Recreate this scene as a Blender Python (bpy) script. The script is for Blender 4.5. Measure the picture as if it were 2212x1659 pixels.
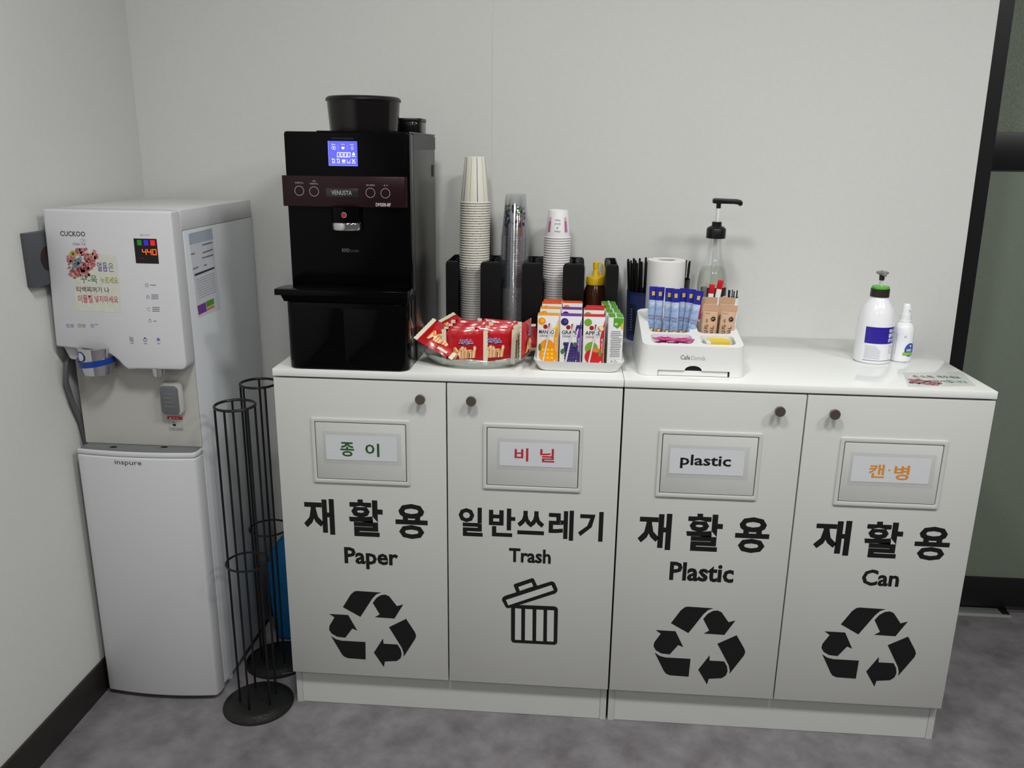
import bpy, bmesh, math, random
from mathutils import Vector, Matrix

random.seed(7)
scene = bpy.context.scene
for o in list(bpy.data.objects):
    bpy.data.objects.remove(o)
COL = scene.collection
PI = math.pi

# ------------------------------------------------------------------ camera
IW, IH, FPX = 2212, 1659, 1792.735
CAM = Vector((0.6782, -1.7876, 1.3829))
YAW, PITCH, ROLL = -0.0714, 0.2741, 0.0134
_fw = Vector((math.sin(YAW)*math.cos(PITCH), math.cos(YAW)*math.cos(PITCH), -math.sin(PITCH)))
_r0 = Vector((math.cos(YAW), -math.sin(YAW), 0))
_u0 = _r0.cross(_fw)
_rt = _r0*math.cos(ROLL) + _u0*math.sin(ROLL)
_up = _u0*math.cos(ROLL) - _r0*math.sin(ROLL)
cam_data = bpy.data.cameras.new('camera')
cam_data.sensor_width = 36.0
cam_data.lens = FPX/IW*36.0
cam_data.clip_start = 0.05
cam = bpy.data.objects.new('camera', cam_data)
COL.objects.link(cam)
m3 = Matrix((_rt, _up, -_fw)).transposed()
cam.matrix_world = Matrix.Translation(CAM) @ m3.to_4x4()
scene.camera = cam

# ------------------------------------------------------------------ world, exposure
world = bpy.data.worlds.new('world')
scene.world = world
world.use_nodes = True
world.node_tree.nodes['Background'].inputs[0].default_value = (0.93, 0.97, 1.0, 1)
world.node_tree.nodes['Background'].inputs[1].default_value = 0.12
vs = scene.view_settings
scene.display_settings.display_device = 'sRGB'
vs.view_transform = 'Standard'
vs.look = 'None'
vs.gamma = 1.0
vs.use_curve_mapping = False
vs.exposure = 0.0
scene.cycles.transparent_max_bounces = 64
scene.cycles.max_bounces = 7
scene.cycles.diffuse_bounces = 3
scene.cycles.transmission_bounces = 4
scene.cycles.glossy_bounces = 3
scene.cycles.use_adaptive_sampling = True
scene.cycles.adaptive_threshold = 0.025
scene.cycles.caustics_reflective = False
scene.cycles.caustics_refractive = False

# main dimensions (metres): counter front at y = 0, back wall at y = 0.497, floor at z = 0
LAMP_W = 19.4
TOP = 0.897
WALLY = 0.497
LEFTX = -0.517


def at(px, py, x=None, y=None, z=None):
    """point of the plane x=, y= or z= that the photograph shows at this pixel (used for measuring)"""
    d = _fw + _rt*((px-IW/2)/FPX) - _up*((py-IH/2)/FPX)
    if x is not None:
        t = (x-CAM.x)/d.x
    elif y is not None:
        t = (y-CAM.y)/d.y
    else:
        t = (z-CAM.z)/d.z
    return CAM + d*t


# ------------------------------------------------------------------ materials
def lin(c):
    out = []
    for v in c[:3]:
        v = v/255.0
        out.append(v/12.92 if v <= 0.04045 else ((v+0.055)/1.055)**2.4)
    return (*out, 1.0)


MATS = {}


def mat(name, rgb, rough=0.5, metal=0.0, trans=0.0, ior=1.45, spec=0.5, coat=0.0, emis=0.0, alpha=1.0,
        vary=None, bump=None, sheen=0.0):
    """principled material; vary = (scale, second colour, contrast) mottling, bump = (scale, strength)"""
    if name in MATS:
        return MATS[name]
    m = bpy.data.materials.new(name)
    m.use_nodes = True
    nt = m.node_tree
    b = nt.nodes['Principled BSDF']
    c = lin(rgb)
    b.inputs['Base Color'].default_value = c
    b.inputs['Roughness'].default_value = rough
    b.inputs['Metallic'].default_value = metal
    b.inputs['Transmission Weight'].default_value = trans
    b.inputs['IOR'].default_value = ior
    b.inputs['Specular IOR Level'].default_value = spec
    b.inputs['Coat Weight'].default_value = coat
    b.inputs['Coat Roughness'].default_value = 0.08
    b.inputs['Alpha'].default_value = alpha
    if emis:
        b.inputs['Emission Color'].default_value = c
        b.inputs['Emission Strength'].default_value = emis
    if vary or bump:
        tc = nt.nodes.new('ShaderNodeTexCoord')
    if vary:
        sc, c2, con = vary
        n = nt.nodes.new('ShaderNodeTexNoise')
        n.inputs['Scale'].default_value = sc
        n.inputs['Detail'].default_value = 6
        n.inputs['Roughness'].default_value = 0.62
        nt.links.new(tc.outputs['Object'], n.inputs['Vector'])
        r = nt.nodes.new('ShaderNodeValToRGB')
        r.color_ramp.elements[0].position = 0.5-con
        r.color_ramp.elements[1].position = 0.5+con
        r.color_ramp.elements[0].color = c
        r.color_ramp.elements[1].color = lin(c2)
        nt.links.new(n.outputs['Fac'], r.inputs['Fac'])
        nt.links.new(r.outputs['Color'], b.inputs['Base Color'])
    if bump:
        n2 = nt.nodes.new('ShaderNodeTexNoise')
        n2.inputs['Scale'].default_value = bump[0]
        n2.inputs['Detail'].default_value = 4
        nt.links.new(tc.outputs['Object'], n2.inputs['Vector'])
        bp = nt.nodes.new('ShaderNodeBump')
        bp.inputs['Strength'].default_value = bump[1]
        bp.inputs['Distance'].default_value = 0.002
        nt.links.new(n2.outputs['Fac'], bp.inputs['Height'])
        nt.links.new(bp.outputs['Normal'], b.inputs['Normal'])
    MATS[name] = m
    return m


def film(name, rgb, alpha, rough=0.1, glossy=0.12, bump=None):
    """thin clear plastic: mostly see-through, a little haze and a little gloss"""
    if name in MATS:
        return MATS[name]
    m = bpy.data.materials.new(name)
    m.use_nodes = True
    nt = m.node_tree
    nt.nodes.clear()
    out = nt.nodes.new('ShaderNodeOutputMaterial')
    tr = nt.nodes.new('ShaderNodeBsdfTransparent')
    df = nt.nodes.new('ShaderNodeBsdfDiffuse')
    df.inputs['Color'].default_value = lin(rgb)
    gl = nt.nodes.new('ShaderNodeBsdfGlossy')
    gl.inputs['Roughness'].default_value = rough
    mix1 = nt.nodes.new('ShaderNodeMixShader')
    mix1.inputs['Fac'].default_value = alpha
    mix2 = nt.nodes.new('ShaderNodeMixShader')
    lw = nt.nodes.new('ShaderNodeLayerWeight')
    lw.inputs['Blend'].default_value = 0.25
    mp = nt.nodes.new('ShaderNodeMapRange')
    mp.inputs['To Min'].default_value = glossy*0.4
    mp.inputs['To Max'].default_value = min(1.0, glossy*3)
    nt.links.new(lw.outputs['Facing'], mp.inputs['Value'])
    nt.links.new(tr.outputs[0], mix1.inputs[1])
    nt.links.new(df.outputs[0], mix1.inputs[2])
    nt.links.new(mp.outputs[0], mix2.inputs['Fac'])
    nt.links.new(mix1.outputs[0], mix2.inputs[1])
    nt.links.new(gl.outputs[0], mix2.inputs[2])
    nt.links.new(mix2.outputs[0], out.inputs['Surface'])
    if bump:
        tc = nt.nodes.new('ShaderNodeTexCoord')
        n2 = nt.nodes.new('ShaderNodeTexNoise')
        n2.inputs['Scale'].default_value = bump[0]
        n2.inputs['Detail'].default_value = 5
        nt.links.new(tc.outputs['Object'], n2.inputs['Vector'])
        bp = nt.nodes.new('ShaderNodeBump')
        bp.inputs['Strength'].default_value = bump[1]
        bp.inputs['Distance'].default_value = 0.004
        nt.links.new(n2.outputs['Fac'], bp.inputs['Height'])
        nt.links.new(bp.outputs['Normal'], gl.inputs['Normal'])
    MATS[name] = m
    return m


# ------------------------------------------------------------------ geometry helpers
class Geo:
    def __init__(self):
        self.v, self.f, self.mi, self.mats = [], [], [], []
        self.cur = 0

    def use(self, m):
        if m not in self.mats:
            self.mats.append(m)
        self.cur = self.mats.index(m)
        return self

    def add(self, vs_, fs_):
        k = len(self.v)
        self.v += [tuple(p) for p in vs_]
        for f in fs_:
            self.f.append([i+k for i in f])
            self.mi.append(self.cur)
        return self

    def poly(self, pts):
        return self.add(pts, [list(range(len(pts)))])

    def box(self, x0, x1, y0, y1, z0, z1):
        vs_ = [(x0, y0, z0), (x1, y0, z0), (x1, y1, z0), (x0, y1, z0), (x0, y0, z1), (x1, y0, z1), (x1, y1, z1), (x0, y1, z1)]
        return self.add(vs_, [(0, 3, 2, 1), (4, 5, 6, 7), (0, 1, 5, 4), (1, 2, 6, 5), (2, 3, 7, 6), (3, 0, 4, 7)])

    def prism(self, pts, axis, a0, a1):
        """extrude a closed 2-D outline along an axis: x -> (y,z), y -> (x,z), z -> (x,y)"""
        def p3(p, a):
            return {'x': (a, p[0], p[1]), 'y': (p[0], a, p[1]), 'z': (p[0], p[1], a)}[axis]
        n = len(pts)
        vs_ = [p3(p, a0) for p in pts] + [p3(p, a1) for p in pts]
        fs_ = [list(range(n))[::-1], list(range(n, 2*n))]
        fs_ += [(i, (i+1) % n, (i+1) % n+n, i+n) for i in range(n)]
        return self.add(vs_, fs_)

    def loft(self, rings, cap0=True, cap1=True, closed=True):
        n = len(rings[0])
        vs_ = [p for r in rings for p in r]
        fs_ = []
        for k in range(len(rings)-1):
            for i in range(n if closed else n-1):
                j = (i+1) % n
                fs_.append((k*n+i, k*n+j, (k+1)*n+j, (k+1)*n+i))
        if cap0:
            fs_.append(list(range(n))[::-1])
        if cap1:
            fs_.append([(len(rings)-1)*n+i for i in range(n)])
        return self.add(vs_, fs_)

    def lathe(self, prof, c=(0, 0, 0), seg=32, sx=1.0, sy=1.0, cap=True):
        rings = []
        for r, z in prof:
            rings.append([(c[0]+r*sx*math.cos(2*PI*i/seg), c[1]+r*sy*math.sin(2*PI*i/seg), c[2]+z) for i in range(seg)])
        return self.loft(rings, cap and prof[0][0] > 1e-5, cap and prof[-1][0] > 1e-5)

    def tube(self, pts, r, seg=8, closed=False):
        pts = [Vector(p) for p in pts]
        n = len(pts)
        rings = []
        ref = None
        for i in range(n):
            if closed:
                t = (pts[(i+1) % n]-pts[i-1]).normalized()
            else:
                t = (pts[min(i+1, n-1)]-pts[max(i-1, 0)]).normalized()
            if ref is None:
                ref = Vector((0, 0, 1)) if abs(t.z) < 0.9 else Vector((1, 0, 0))
            a = (ref - t*ref.dot(t)).normalized()
            ref = a
            b = t.cross(a)
            rr = r[i] if isinstance(r, (list, tuple)) else r
            rings.append([pts[i]+a*rr*math.cos(2*PI*k/seg)+b*rr*math.sin(2*PI*k/seg) for k in range(seg)])
        if closed:
            rings.append(rings[0])
            return self.loft(rings, False, False)
        return self.loft(rings)

    def rbox(self, x0, x1, y0, y1, z0, z1, r, seg=5, corners=(1, 1, 1, 1)):
        """box with rounded vertical edges (corner order: -x-y, +x-y, +x+y, -x+y)"""
        return self.prism(rrect(x0, x1, y0, y1, r, seg, corners), 'z', z0, z1)

    def xf(self, M, k=0):
        for i in range(k, len(self.v)):
            self.v[i] = tuple(M @ Vector(self.v[i]))
        return self


def rrect(x0, x1, y0, y1, r, seg=5, corners=(1, 1, 1, 1)):
    pts = []
    data = [((x0+r, y0+r), PI, (x0, y0)), ((x1-r, y0+r), 1.5*PI, (x1, y0)), ((x1-r, y1-r), 0, (x1, y1)), ((x0+r, y1-r), 0.5*PI, (x0, y1))]
    for (c, a0, k), on in zip(data, corners):
        if not on:
            pts.append(k)
            continue
        for i in range(seg+1):
            a = a0+0.5*PI*i/seg
            pts.append((c[0]+r*math.cos(a), c[1]+r*math.sin(a)))
    return pts


def world_of(o):
    v = Vector((0, 0, 0))
    while o is not None:
        v = v+Vector(o.location)
        o = o.parent
    return v


def build(name, geo, material, parent=None, smooth=False, bevel=0.0, bseg=2, loc=None, ang=40, sharp=35):
    """one mesh object; geometry is given in world metres and stored relative to the thing it belongs to"""
    off = world_of(parent) if parent is not None else (Vector(loc) if loc else Vector((0, 0, 0)))
    me = bpy.data.meshes.new(name)
    me.from_pydata([tuple(Vector(p)-off) for p in geo.v], [], geo.f)
    if geo.mats:
        for m in geo.mats:
            me.materials.append(m)
        for p, i in zip(me.polygons, geo.mi):
            p.material_index = i
    else:
        me.materials.append(material)
    bm = bmesh.new()
    bm.from_mesh(me)
    bmesh.ops.remove_doubles(bm, verts=bm.verts, dist=1e-6)
    if not geo.mats:
        bmesh.ops.recalc_face_normals(bm, faces=bm.faces)
    if bevel:
        ed = [e for e in bm.edges if len(e.link_faces) == 2 and e.calc_face_angle(0) > math.radians(ang)]
        bmesh.ops.bevel(bm, geom=ed, offset=bevel, segments=bseg, profile=0.5, affect='EDGES', clamp_overlap=True)
    if smooth or bevel:
        for f in bm.faces:
            f.smooth = True
        for e in bm.edges:
            if len(e.link_faces) == 2 and e.calc_face_angle(0) > math.radians(sharp):
                e.smooth = False
    bm.to_mesh(me)
    bm.free()
    ob = bpy.data.objects.new(name, me)
    COL.objects.link(ob)
    if parent is not None:
        ob.parent = parent
    elif loc:
        ob.location = loc
    return ob


def tag(o, label, cat, group=None):
    o['label'] = label
    o['category'] = cat
    if group:
        o['group'] = group
    return o


def thing(name, label, cat, loc, group=None):
    e = bpy.data.objects.new(name, None)
    e.empty_display_size = 0.03
    e.location = loc
    COL.objects.link(e)
    return tag(e, label, cat, group)


def struct(o):
    o['kind'] = 'structure'
    return o


def copy_tree(o, parent=None):
    c = o.copy()
    COL.objects.link(c)
    c.parent = parent
    for ch in list(o.children):
        copy_tree(ch, c)
    return c


# ------------------------------------------------------------------ print: lettering, labels, pictures on a surface
_TXT = {}
_TS = bpy.data.scenes.new('type_setting')


def text_geo(s, bold=0.0, shear=0.0):
    k = (s, bold, shear)
    if k not in _TXT:
        cu = bpy.data.curves.new('t', 'FONT')
        cu.body = s
        cu.size = 1
        cu.resolution_u = 2
        cu.offset = bold
        cu.shear = shear
        ob = bpy.data.objects.new('t', cu)
        _TS.collection.objects.link(ob)
        _TS.view_layers[0].update()
        dg = _TS.view_layers[0].depsgraph
        me = bpy.data.meshes.new_from_object(ob.evaluated_get(dg))
        vv = [(v.co.x, v.co.y) for v in me.vertices]
        ff = [list(p.vertices) for p in me.polygons]
        xs = [p[0] for p in vv]
        ys = [p[1] for p in vv]
        x0, x1, y0, y1 = min(xs), max(xs), min(ys), max(ys)
        vv = [((x-x0)/(x1-x0), (y-y0)/(y1-y0)) for x, y in vv]
        _TXT[k] = (vv, ff, (x1-x0)/(y1-y0))
        bpy.data.objects.remove(ob)
        bpy.data.curves.remove(cu)
        bpy.data.meshes.remove(me)
    return _TXT[k]


class Ink:
    """flat print on a surface; fmap(u, v, h) gives the 3-D point at height h above the surface"""
    EPS = 0.00022

    def __init__(self, fmap, base=1, curved=False):
        self.curved = curved
        self.g = Geo()
        self.m = fmap
        self.base = base

    def _p(self, u, v, lay):
        return self.m(u, v, (self.base+lay)*self.EPS)

    def poly(self, pts, m, lay=0):
        self.g.use(m).poly([self._p(u, v, lay) for u, v in pts])
        return self

    def rect(self, u0, v0, u1, v1, m, lay=0, nu=1, nv=1):
        vs_ = [self._p(u0+(u1-u0)*i/nu, v0+(v1-v0)*j/nv, lay) for j in range(nv+1) for i in range(nu+1)]
        fs_ = [(j*(nu+1)+i, j*(nu+1)+i+1, (j+1)*(nu+1)+i+1, (j+1)*(nu+1)+i) for j in range(nv) for i in range(nu)]
        self.g.use(m).add(vs_, fs_)
        return self

    def disc(self, u, v, r, m, lay=0, n=20, ry=None, a=0.0):
        ry = r if ry is None else ry
        pts = []
        for i in range(n):
            x, y = r*math.cos(2*PI*i/n), ry*math.sin(2*PI*i/n)
            pts.append((u+x*math.cos(a)-y*math.sin(a), v+x*math.sin(a)+y*math.cos(a)))
        if self.curved and n >= 14:
            ks = (0.25, 0.5, 0.75, 1.0)
            vs_ = [self._p(u+(x-u)*k, v+(y-v)*k, lay) for k in ks for x, y in pts]
            fs_ = [tuple(range(n))]+[(q*n+i, q*n+(i+1) % n, (q+1)*n+(i+1) % n, (q+1)*n+i) for q in range(len(ks)-1) for i in range(n)]
            self.g.use(m).add(vs_, fs_)
            return self
        return self.poly(pts, m, lay)

    def ring(self, u, v, r, w, m, lay=0, n=28, a0=0.0, a1=2*PI, ry=None):
        k = 1.0 if ry is None else ry/r
        vs_, fs_ = [], []
        for i in range(n+1):
            a = a0+(a1-a0)*i/n
            for rr in (r, r-w):
                vs_.append(self._p(u+rr*math.cos(a), v+rr*k*math.sin(a), lay))
        for i in range(n):
            fs_.append((2*i, 2*i+1, 2*i+3, 2*i+2))
        self.g.use(m).add(vs_, fs_)
        return self

    def line(self, pts, w, m, lay=0):
        for (u0, v0), (u1, v1) in zip(pts[:-1], pts[1:]):
            d = math.hypot(u1-u0, v1-v0) or 1e-9
            ox, oy = -(v1-v0)/d*w/2, (u1-u0)/d*w/2
            ex, ey = (u1-u0)/d*w*0.3, (v1-v0)/d*w*0.3
            self.poly([(u0+ox-ex, v0+oy-ey), (u0-ox-ex, v0-oy-ey), (u1-ox+ex, v1-oy+ey), (u1+ox+ex, v1+oy+ey)], m, lay)
        return self

    def text(self, s, u0, v0, u1, v1, m, lay=0, bold=0.0, shear=0.0, rot=0.0, keep=False):
        """lettering stretched to the box; keep=True keeps its own proportions at the height, centred"""
        vv, ff, asp = text_geo(s, bold, shear)
        cu, cv = (u0+u1)/2, (v0+v1)/2
        w, h = u1-u0, v1-v0
        if keep:
            w = h*asp
        ca, sa = math.cos(rot), math.sin(rot)
        vs_ = []
        for x, y in vv:
            a, b = (x-0.5)*w, (y-0.5)*h
            vs_.append(self._p(cu+a*ca-b*sa, cv+a*sa+b*ca, lay))
        self.g.use(m).add(vs_, ff)
        return self

    def build(self, name, parent, label=None):
        o = build(name, self.g, None, parent)
        if label:
            o['label'] = label
        return o


def plane_map(o, u, v, n):
    o, u, v, n = Vector(o), Vector(u), Vector(v), Vector(n)
    return lambda a, b, h: o+u*a+v*b+n*h


def front_map(y):
    """surface facing the room at depth y; print coordinates are world x and z"""
    return lambda a, b, h: Vector((a, y-h, b))


def side_map(x):
    """surface facing +x; print coordinates are world y and z"""
    return lambda a, b, h: Vector((x+h, a, b))


def cyl_map(cx, cy, r, a0=0.0):
    """around a round body: u is arc length from the direction a0 (0 faces the room), v is z"""
    def f(a, b, h):
        t = a0+a/r
        rr = r(b) if callable(r) else r
        return Vector((cx+(rr+h)*math.sin(t), cy-(rr+h)*math.cos(t), b))
    return f


def cyl_map_r(cx, cy, rfun, rref, a0=0.0):
    def f(a, b, h):
        t = a0+a/rref
        rr = rfun(b)+h
        return Vector((cx+rr*math.sin(t), cy-rr*math.cos(t), b))
    return f


# common materials
WHITE_BOARD = mat('white_laminate', (201, 202, 198), 0.32)
WHITE_PLASTIC = mat('white_plastic', (228, 230, 230), 0.3)
BLACK_PLASTIC = mat('black_plastic', (14, 14, 15), 0.38)
BLACK_GLOSS = mat('black_gloss_plastic', (4, 4, 5), 0.12, spec=0.15)
INK = mat('black_ink', (10, 10, 10), 0.6)
INK_GREY = mat('grey_ink', (120, 122, 124), 0.6)
INK_SOFT = mat('pale_grey_ink', (165, 168, 170), 0.6)
INK_DARK = mat('dark_grey_ink', (60, 62, 64), 0.6)
INK_WHITE = mat('white_ink', (240, 240, 240), 0.6)
PAPER = mat('white_paper', (208, 211, 215), 0.75)
CHROME = mat('chrome', (215, 215, 215), 0.08, metal=1.0)
STEEL = mat('satin_steel', (170, 168, 162), 0.32, metal=1.0)
DARK_GAP = mat('dark_gap', (40, 32, 26), 0.8)

# ================================================================== THE SETTING
g = Geo().box(LEFTX-0.12, 3.6, -3.6, 2.2, -0.05, 0.0)
fl = struct(build('floor', g, mat('vinyl_floor', (96, 92, 97), 0.42, vary=(11, (138, 135, 138), 0.22))))

wall_paper = mat('wallpaper', (209, 210, 207), 0.85, vary=(90, (214, 215, 212), 0.3))
# back wall ends beside the black post; that end stands very slightly out of plumb
g = Geo()
zt, zb = 2.5, 0.0
xe = lambda z: 1.7134-(z-0.839)*0.0199
for (ya, yb) in ((WALLY, WALLY+0.12),):
    g.add([(LEFTX-0.1, ya, zb), (xe(zb), ya, zb), (xe(zt), ya, zt), (LEFTX-0.1, ya, zt),
           (LEFTX-0.1, yb, zb), (xe(zb), yb, zb), (xe(zt), yb, zt), (LEFTX-0.1, yb, zt)],
          [(0, 1, 2, 3), (7, 6, 5, 4), (0, 3, 7, 4), (1, 5, 6, 2), (3, 2, 6, 7), (0, 4, 5, 1)])
wb = struct(build('wall_back', g, wall_paper))
# faint vertical joint of the wallpaper
g = Geo().box(0.4525, 0.4535, WALLY-0.0004, WALLY, 0.9, 2.5)
build('wallpaper_joint', g, mat('wallpaper_joint', (202, 203, 200), 0.85), wb)
g = Geo().box(LEFTX-0.12, LEFTX, -3.6, WALLY+0.12, 0, 2.5)
wl = struct(build('wall_left', g, wall_paper))
BBM = mat('dark_brown_skirting', (38, 33, 31), 0.45)
g = Geo().box(LEFTX, LEFTX+0.008, -3.6, WALLY-0.008, 0, 0.0902)
struct(build('baseboard_left', g, BBM, bevel=0.002))
g = Geo().box(LEFTX, 1.70, WALLY-0.008, WALLY, 0, 0.0902)
struct(build('baseboard_back', g, BBM, bevel=0.002))
g = Geo().box(LEFTX-0.12, 3.6, -3.6, 2.2, 2.5, 2.56)
struct(build('ceiling', g, mat('ceiling_tile', (225, 226, 224), 0.9)))

# black framed partition with green frosted panels, right of the wall's end
BLACK_FRAME = mat('black_metal_frame', (16, 14, 15), 0.4)
GREEN_GLASS = mat('green_frosted_panel', (110, 119, 105), 0.55, vary=(170, (122, 131, 116), 0.35))
GREEN_DARK = mat('green_speckled_panel', (96, 106, 92), 0.6, vary=(330, (124, 132, 116), 0.16))
g = Geo()
xl = lambda z: xe(z)+0.0005
xr = lambda z: 1.7534-(z-0.818)*0.0216
ya, yb = WALLY+0.004, 0.69
g.add([(xl(0), ya, 0), (xr(0), ya, 0), (xr(2.5), ya, 2.5), (xl(2.5), ya, 2.5),
       (xl(0), yb, 0), (xr(0), yb, 0), (xr(2.5), yb, 2.5), (xl(2.5), yb, 2.5)],
      [(0, 1, 2, 3), (7, 6, 5, 4), (0, 3, 7, 4), (1, 5, 6, 2), (3, 2, 6, 7), (0, 4, 5, 1)])
part = struct(build('wall_partition', g, BLACK_FRAME))
build('panel', Geo().box(1.72, 3.6, 0.668, 0.69, 0.108, 1.352), GREEN_GLASS, part)
build('panel', Geo().box(1.70, 3.6, 0.668, 0.69, 1.446, 2.5), GREEN_DARK, part)
build('rail', Geo().box(1.72, 3.6, 0.658, 0.70, 1.350, 1.449), BLACK_FRAME, part, bevel=0.002)
build('rail', Geo().box(1.72, 3.6, 0.658, 0.70, 0.004, 0.112), BLACK_FRAME, part, bevel=0.002)

# floor hinge plate and threshold under the partition
t = thing('floor_hinge_plate', 'flat brushed metal plate on the floor below the green partition', 'metal plate', (1.99, 0.645, 0.0))
build('plate', Geo().box(1.86, 2.075, 0.612, 0.657, 0.0, 0.008), mat('plate_metal', (176, 180, 174), 0.35, metal=0.4), t, bevel=0.002)
build('cover', Geo().box(1.875, 2.05, 0.622, 0.655, 0.008, 0.0105), mat('plate_cover', (132, 136, 134), 0.3, metal=0.4), t, bevel=0.001)
build('end_cap', Geo().box(2.051, 2.073, 0.622, 0.655, 0.008, 0.012), mat('plate_end', (70, 72, 70), 0.4, metal=1.0), t, bevel=0.001)
g = Geo().box(2.078, 3.4, 0.652, 0.658, 0.0, 0.01)
struct(build('trim_1', g, STEEL))

# ceiling downlights
for i, (lx, ly) in enumerate([(0.4, -1.1), (1.4, -1.1), (2.3, -1.1), (0.4, -2.8), (2.0, -2.8)]):
    t = thing('ceiling_light', ('left', 'middle', 'right', 'rear left', 'rear right')[i]+' round white ceiling panel light before the counter', 'light', (lx, ly, 2.488), 'ceiling lights')
    build('trim_ring', Geo().lathe([(0.18, 2.488), (0.205, 2.488), (0.21, 2.5), (0.18, 2.5), (0.18, 2.488)], (lx, ly, 0), 32), WHITE_PLASTIC, t, smooth=True)
    build('diffuser', Geo().lathe([(0.0, 2.494), (0.18, 2.494)], (lx, ly, 0), 32), mat('lamp_glow', (255, 252, 244), 0.5, emis=2.0), t)
    la = bpy.data.lights.new('lamp', 'AREA')
    la.shape = 'DISK'
    la.size = 0.34
    la.energy = LAMP_W if ly > -2 else LAMP_W*0.4
    la.color = (1.0, 0.99, 0.968)
    lo = bpy.data.objects.new('lamp', la)
    COL.objects.link(lo)
    lo.parent = t
    lo.location = (0, 0, -0.001)

# ================================================================== CABINETS
W = 0.8
TT = 0.017      # top thickness
ZD = 0.101      # bottom of the doors
DOOR_T = 0.018
KICKY = 0.0187
KNOB = mat('knob_satin_nickel', (150, 140, 126), 0.38, metal=1.0)
FLAP_M = mat('flap_plastic', (203, 204, 201), 0.3)
GREEN_INK = mat('green_ink', (38, 84, 30), 0.6)
RED_INK = mat('red_ink', (186, 44, 50), 0.6)
ORANGE_INK = mat('orange_ink', (216, 140, 48), 0.6)


def bb(px0, px1, py0, py1, y=0.0):
    """bounding box on the plane y of something seen in this pixel box"""
    cx, cy = (px0+px1)/2, (py0+py1)/2
    return at(px0, cy, y=y).x, at(cx, py1, y=y).z, at(px1, cy, y=y).x, at(cx, py0, y=y).z


def quad_bb(q, y=0.0):
    """rectangle on the plane y fitted to four pixel corners"""
    p = [at(a, b, y=y) for a, b in q]
    return ((p[0].x+p[3].x)/2, (p[2].z+p[3].z)/2, (p[1].x+p[2].x)/2, (p[0].z+p[1].z)/2)


# recycling arrows, drawn once in pixels of the first door and brought to metres
S7 = 340/1410.0
ARROWS = [
    [(500, 1043), (570, 930), (600, 903), (625, 897), (845, 912), (800, 928), (765, 965), (658, 1130)],
    [(768, 1005), (800, 960), (840, 935), (880, 930), (915, 945), (985, 1033), (1042, 1018), (963, 1145), (787, 1133), (830, 1107)],
    [(913, 1222), (1067, 1147), (1145, 1265), (1157, 1295), (1150, 1325), (1045, 1488), (1045, 1455), (1030, 1410)],
    [(778, 1450), (860, 1323), (865, 1370), (990, 1377), (1018, 1420), (1028, 1465), (1018, 1500), (985, 1525), (877, 1530), (868, 1580)],
    [(703, 1355), (705, 1512), (545, 1500), (510, 1485), (490, 1462), (393, 1300), (440, 1330), (490, 1343)],
    [(378, 1103), (548, 1113), (630, 1253), (585, 1235), (522, 1317), (450, 1308), (400, 1280), (377, 1245), (380, 1210), (425, 1135)]]
AW = []
for a in ARROWS:
    AW.append([(lambda p: (p.x, p.z))(at(620+x*S7, 1060+y*S7, y=0.0)) for x, y in a])
_xs = [p[0] for a in AW for p in a]
_zs = [p[1] for a in AW for p in a]
A0 = ((min(_xs)+max(_xs))/2, (min(_zs)+max(_zs))/2)
AW = [[(x-A0[0], z-A0[1]) for x, z in a] for a in AW]
S8 = 350/1659.0


def tp(x, y):
    p = at(970+x*S8, 1070+y*S8, y=0.0)
    return p.x, p.z


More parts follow.
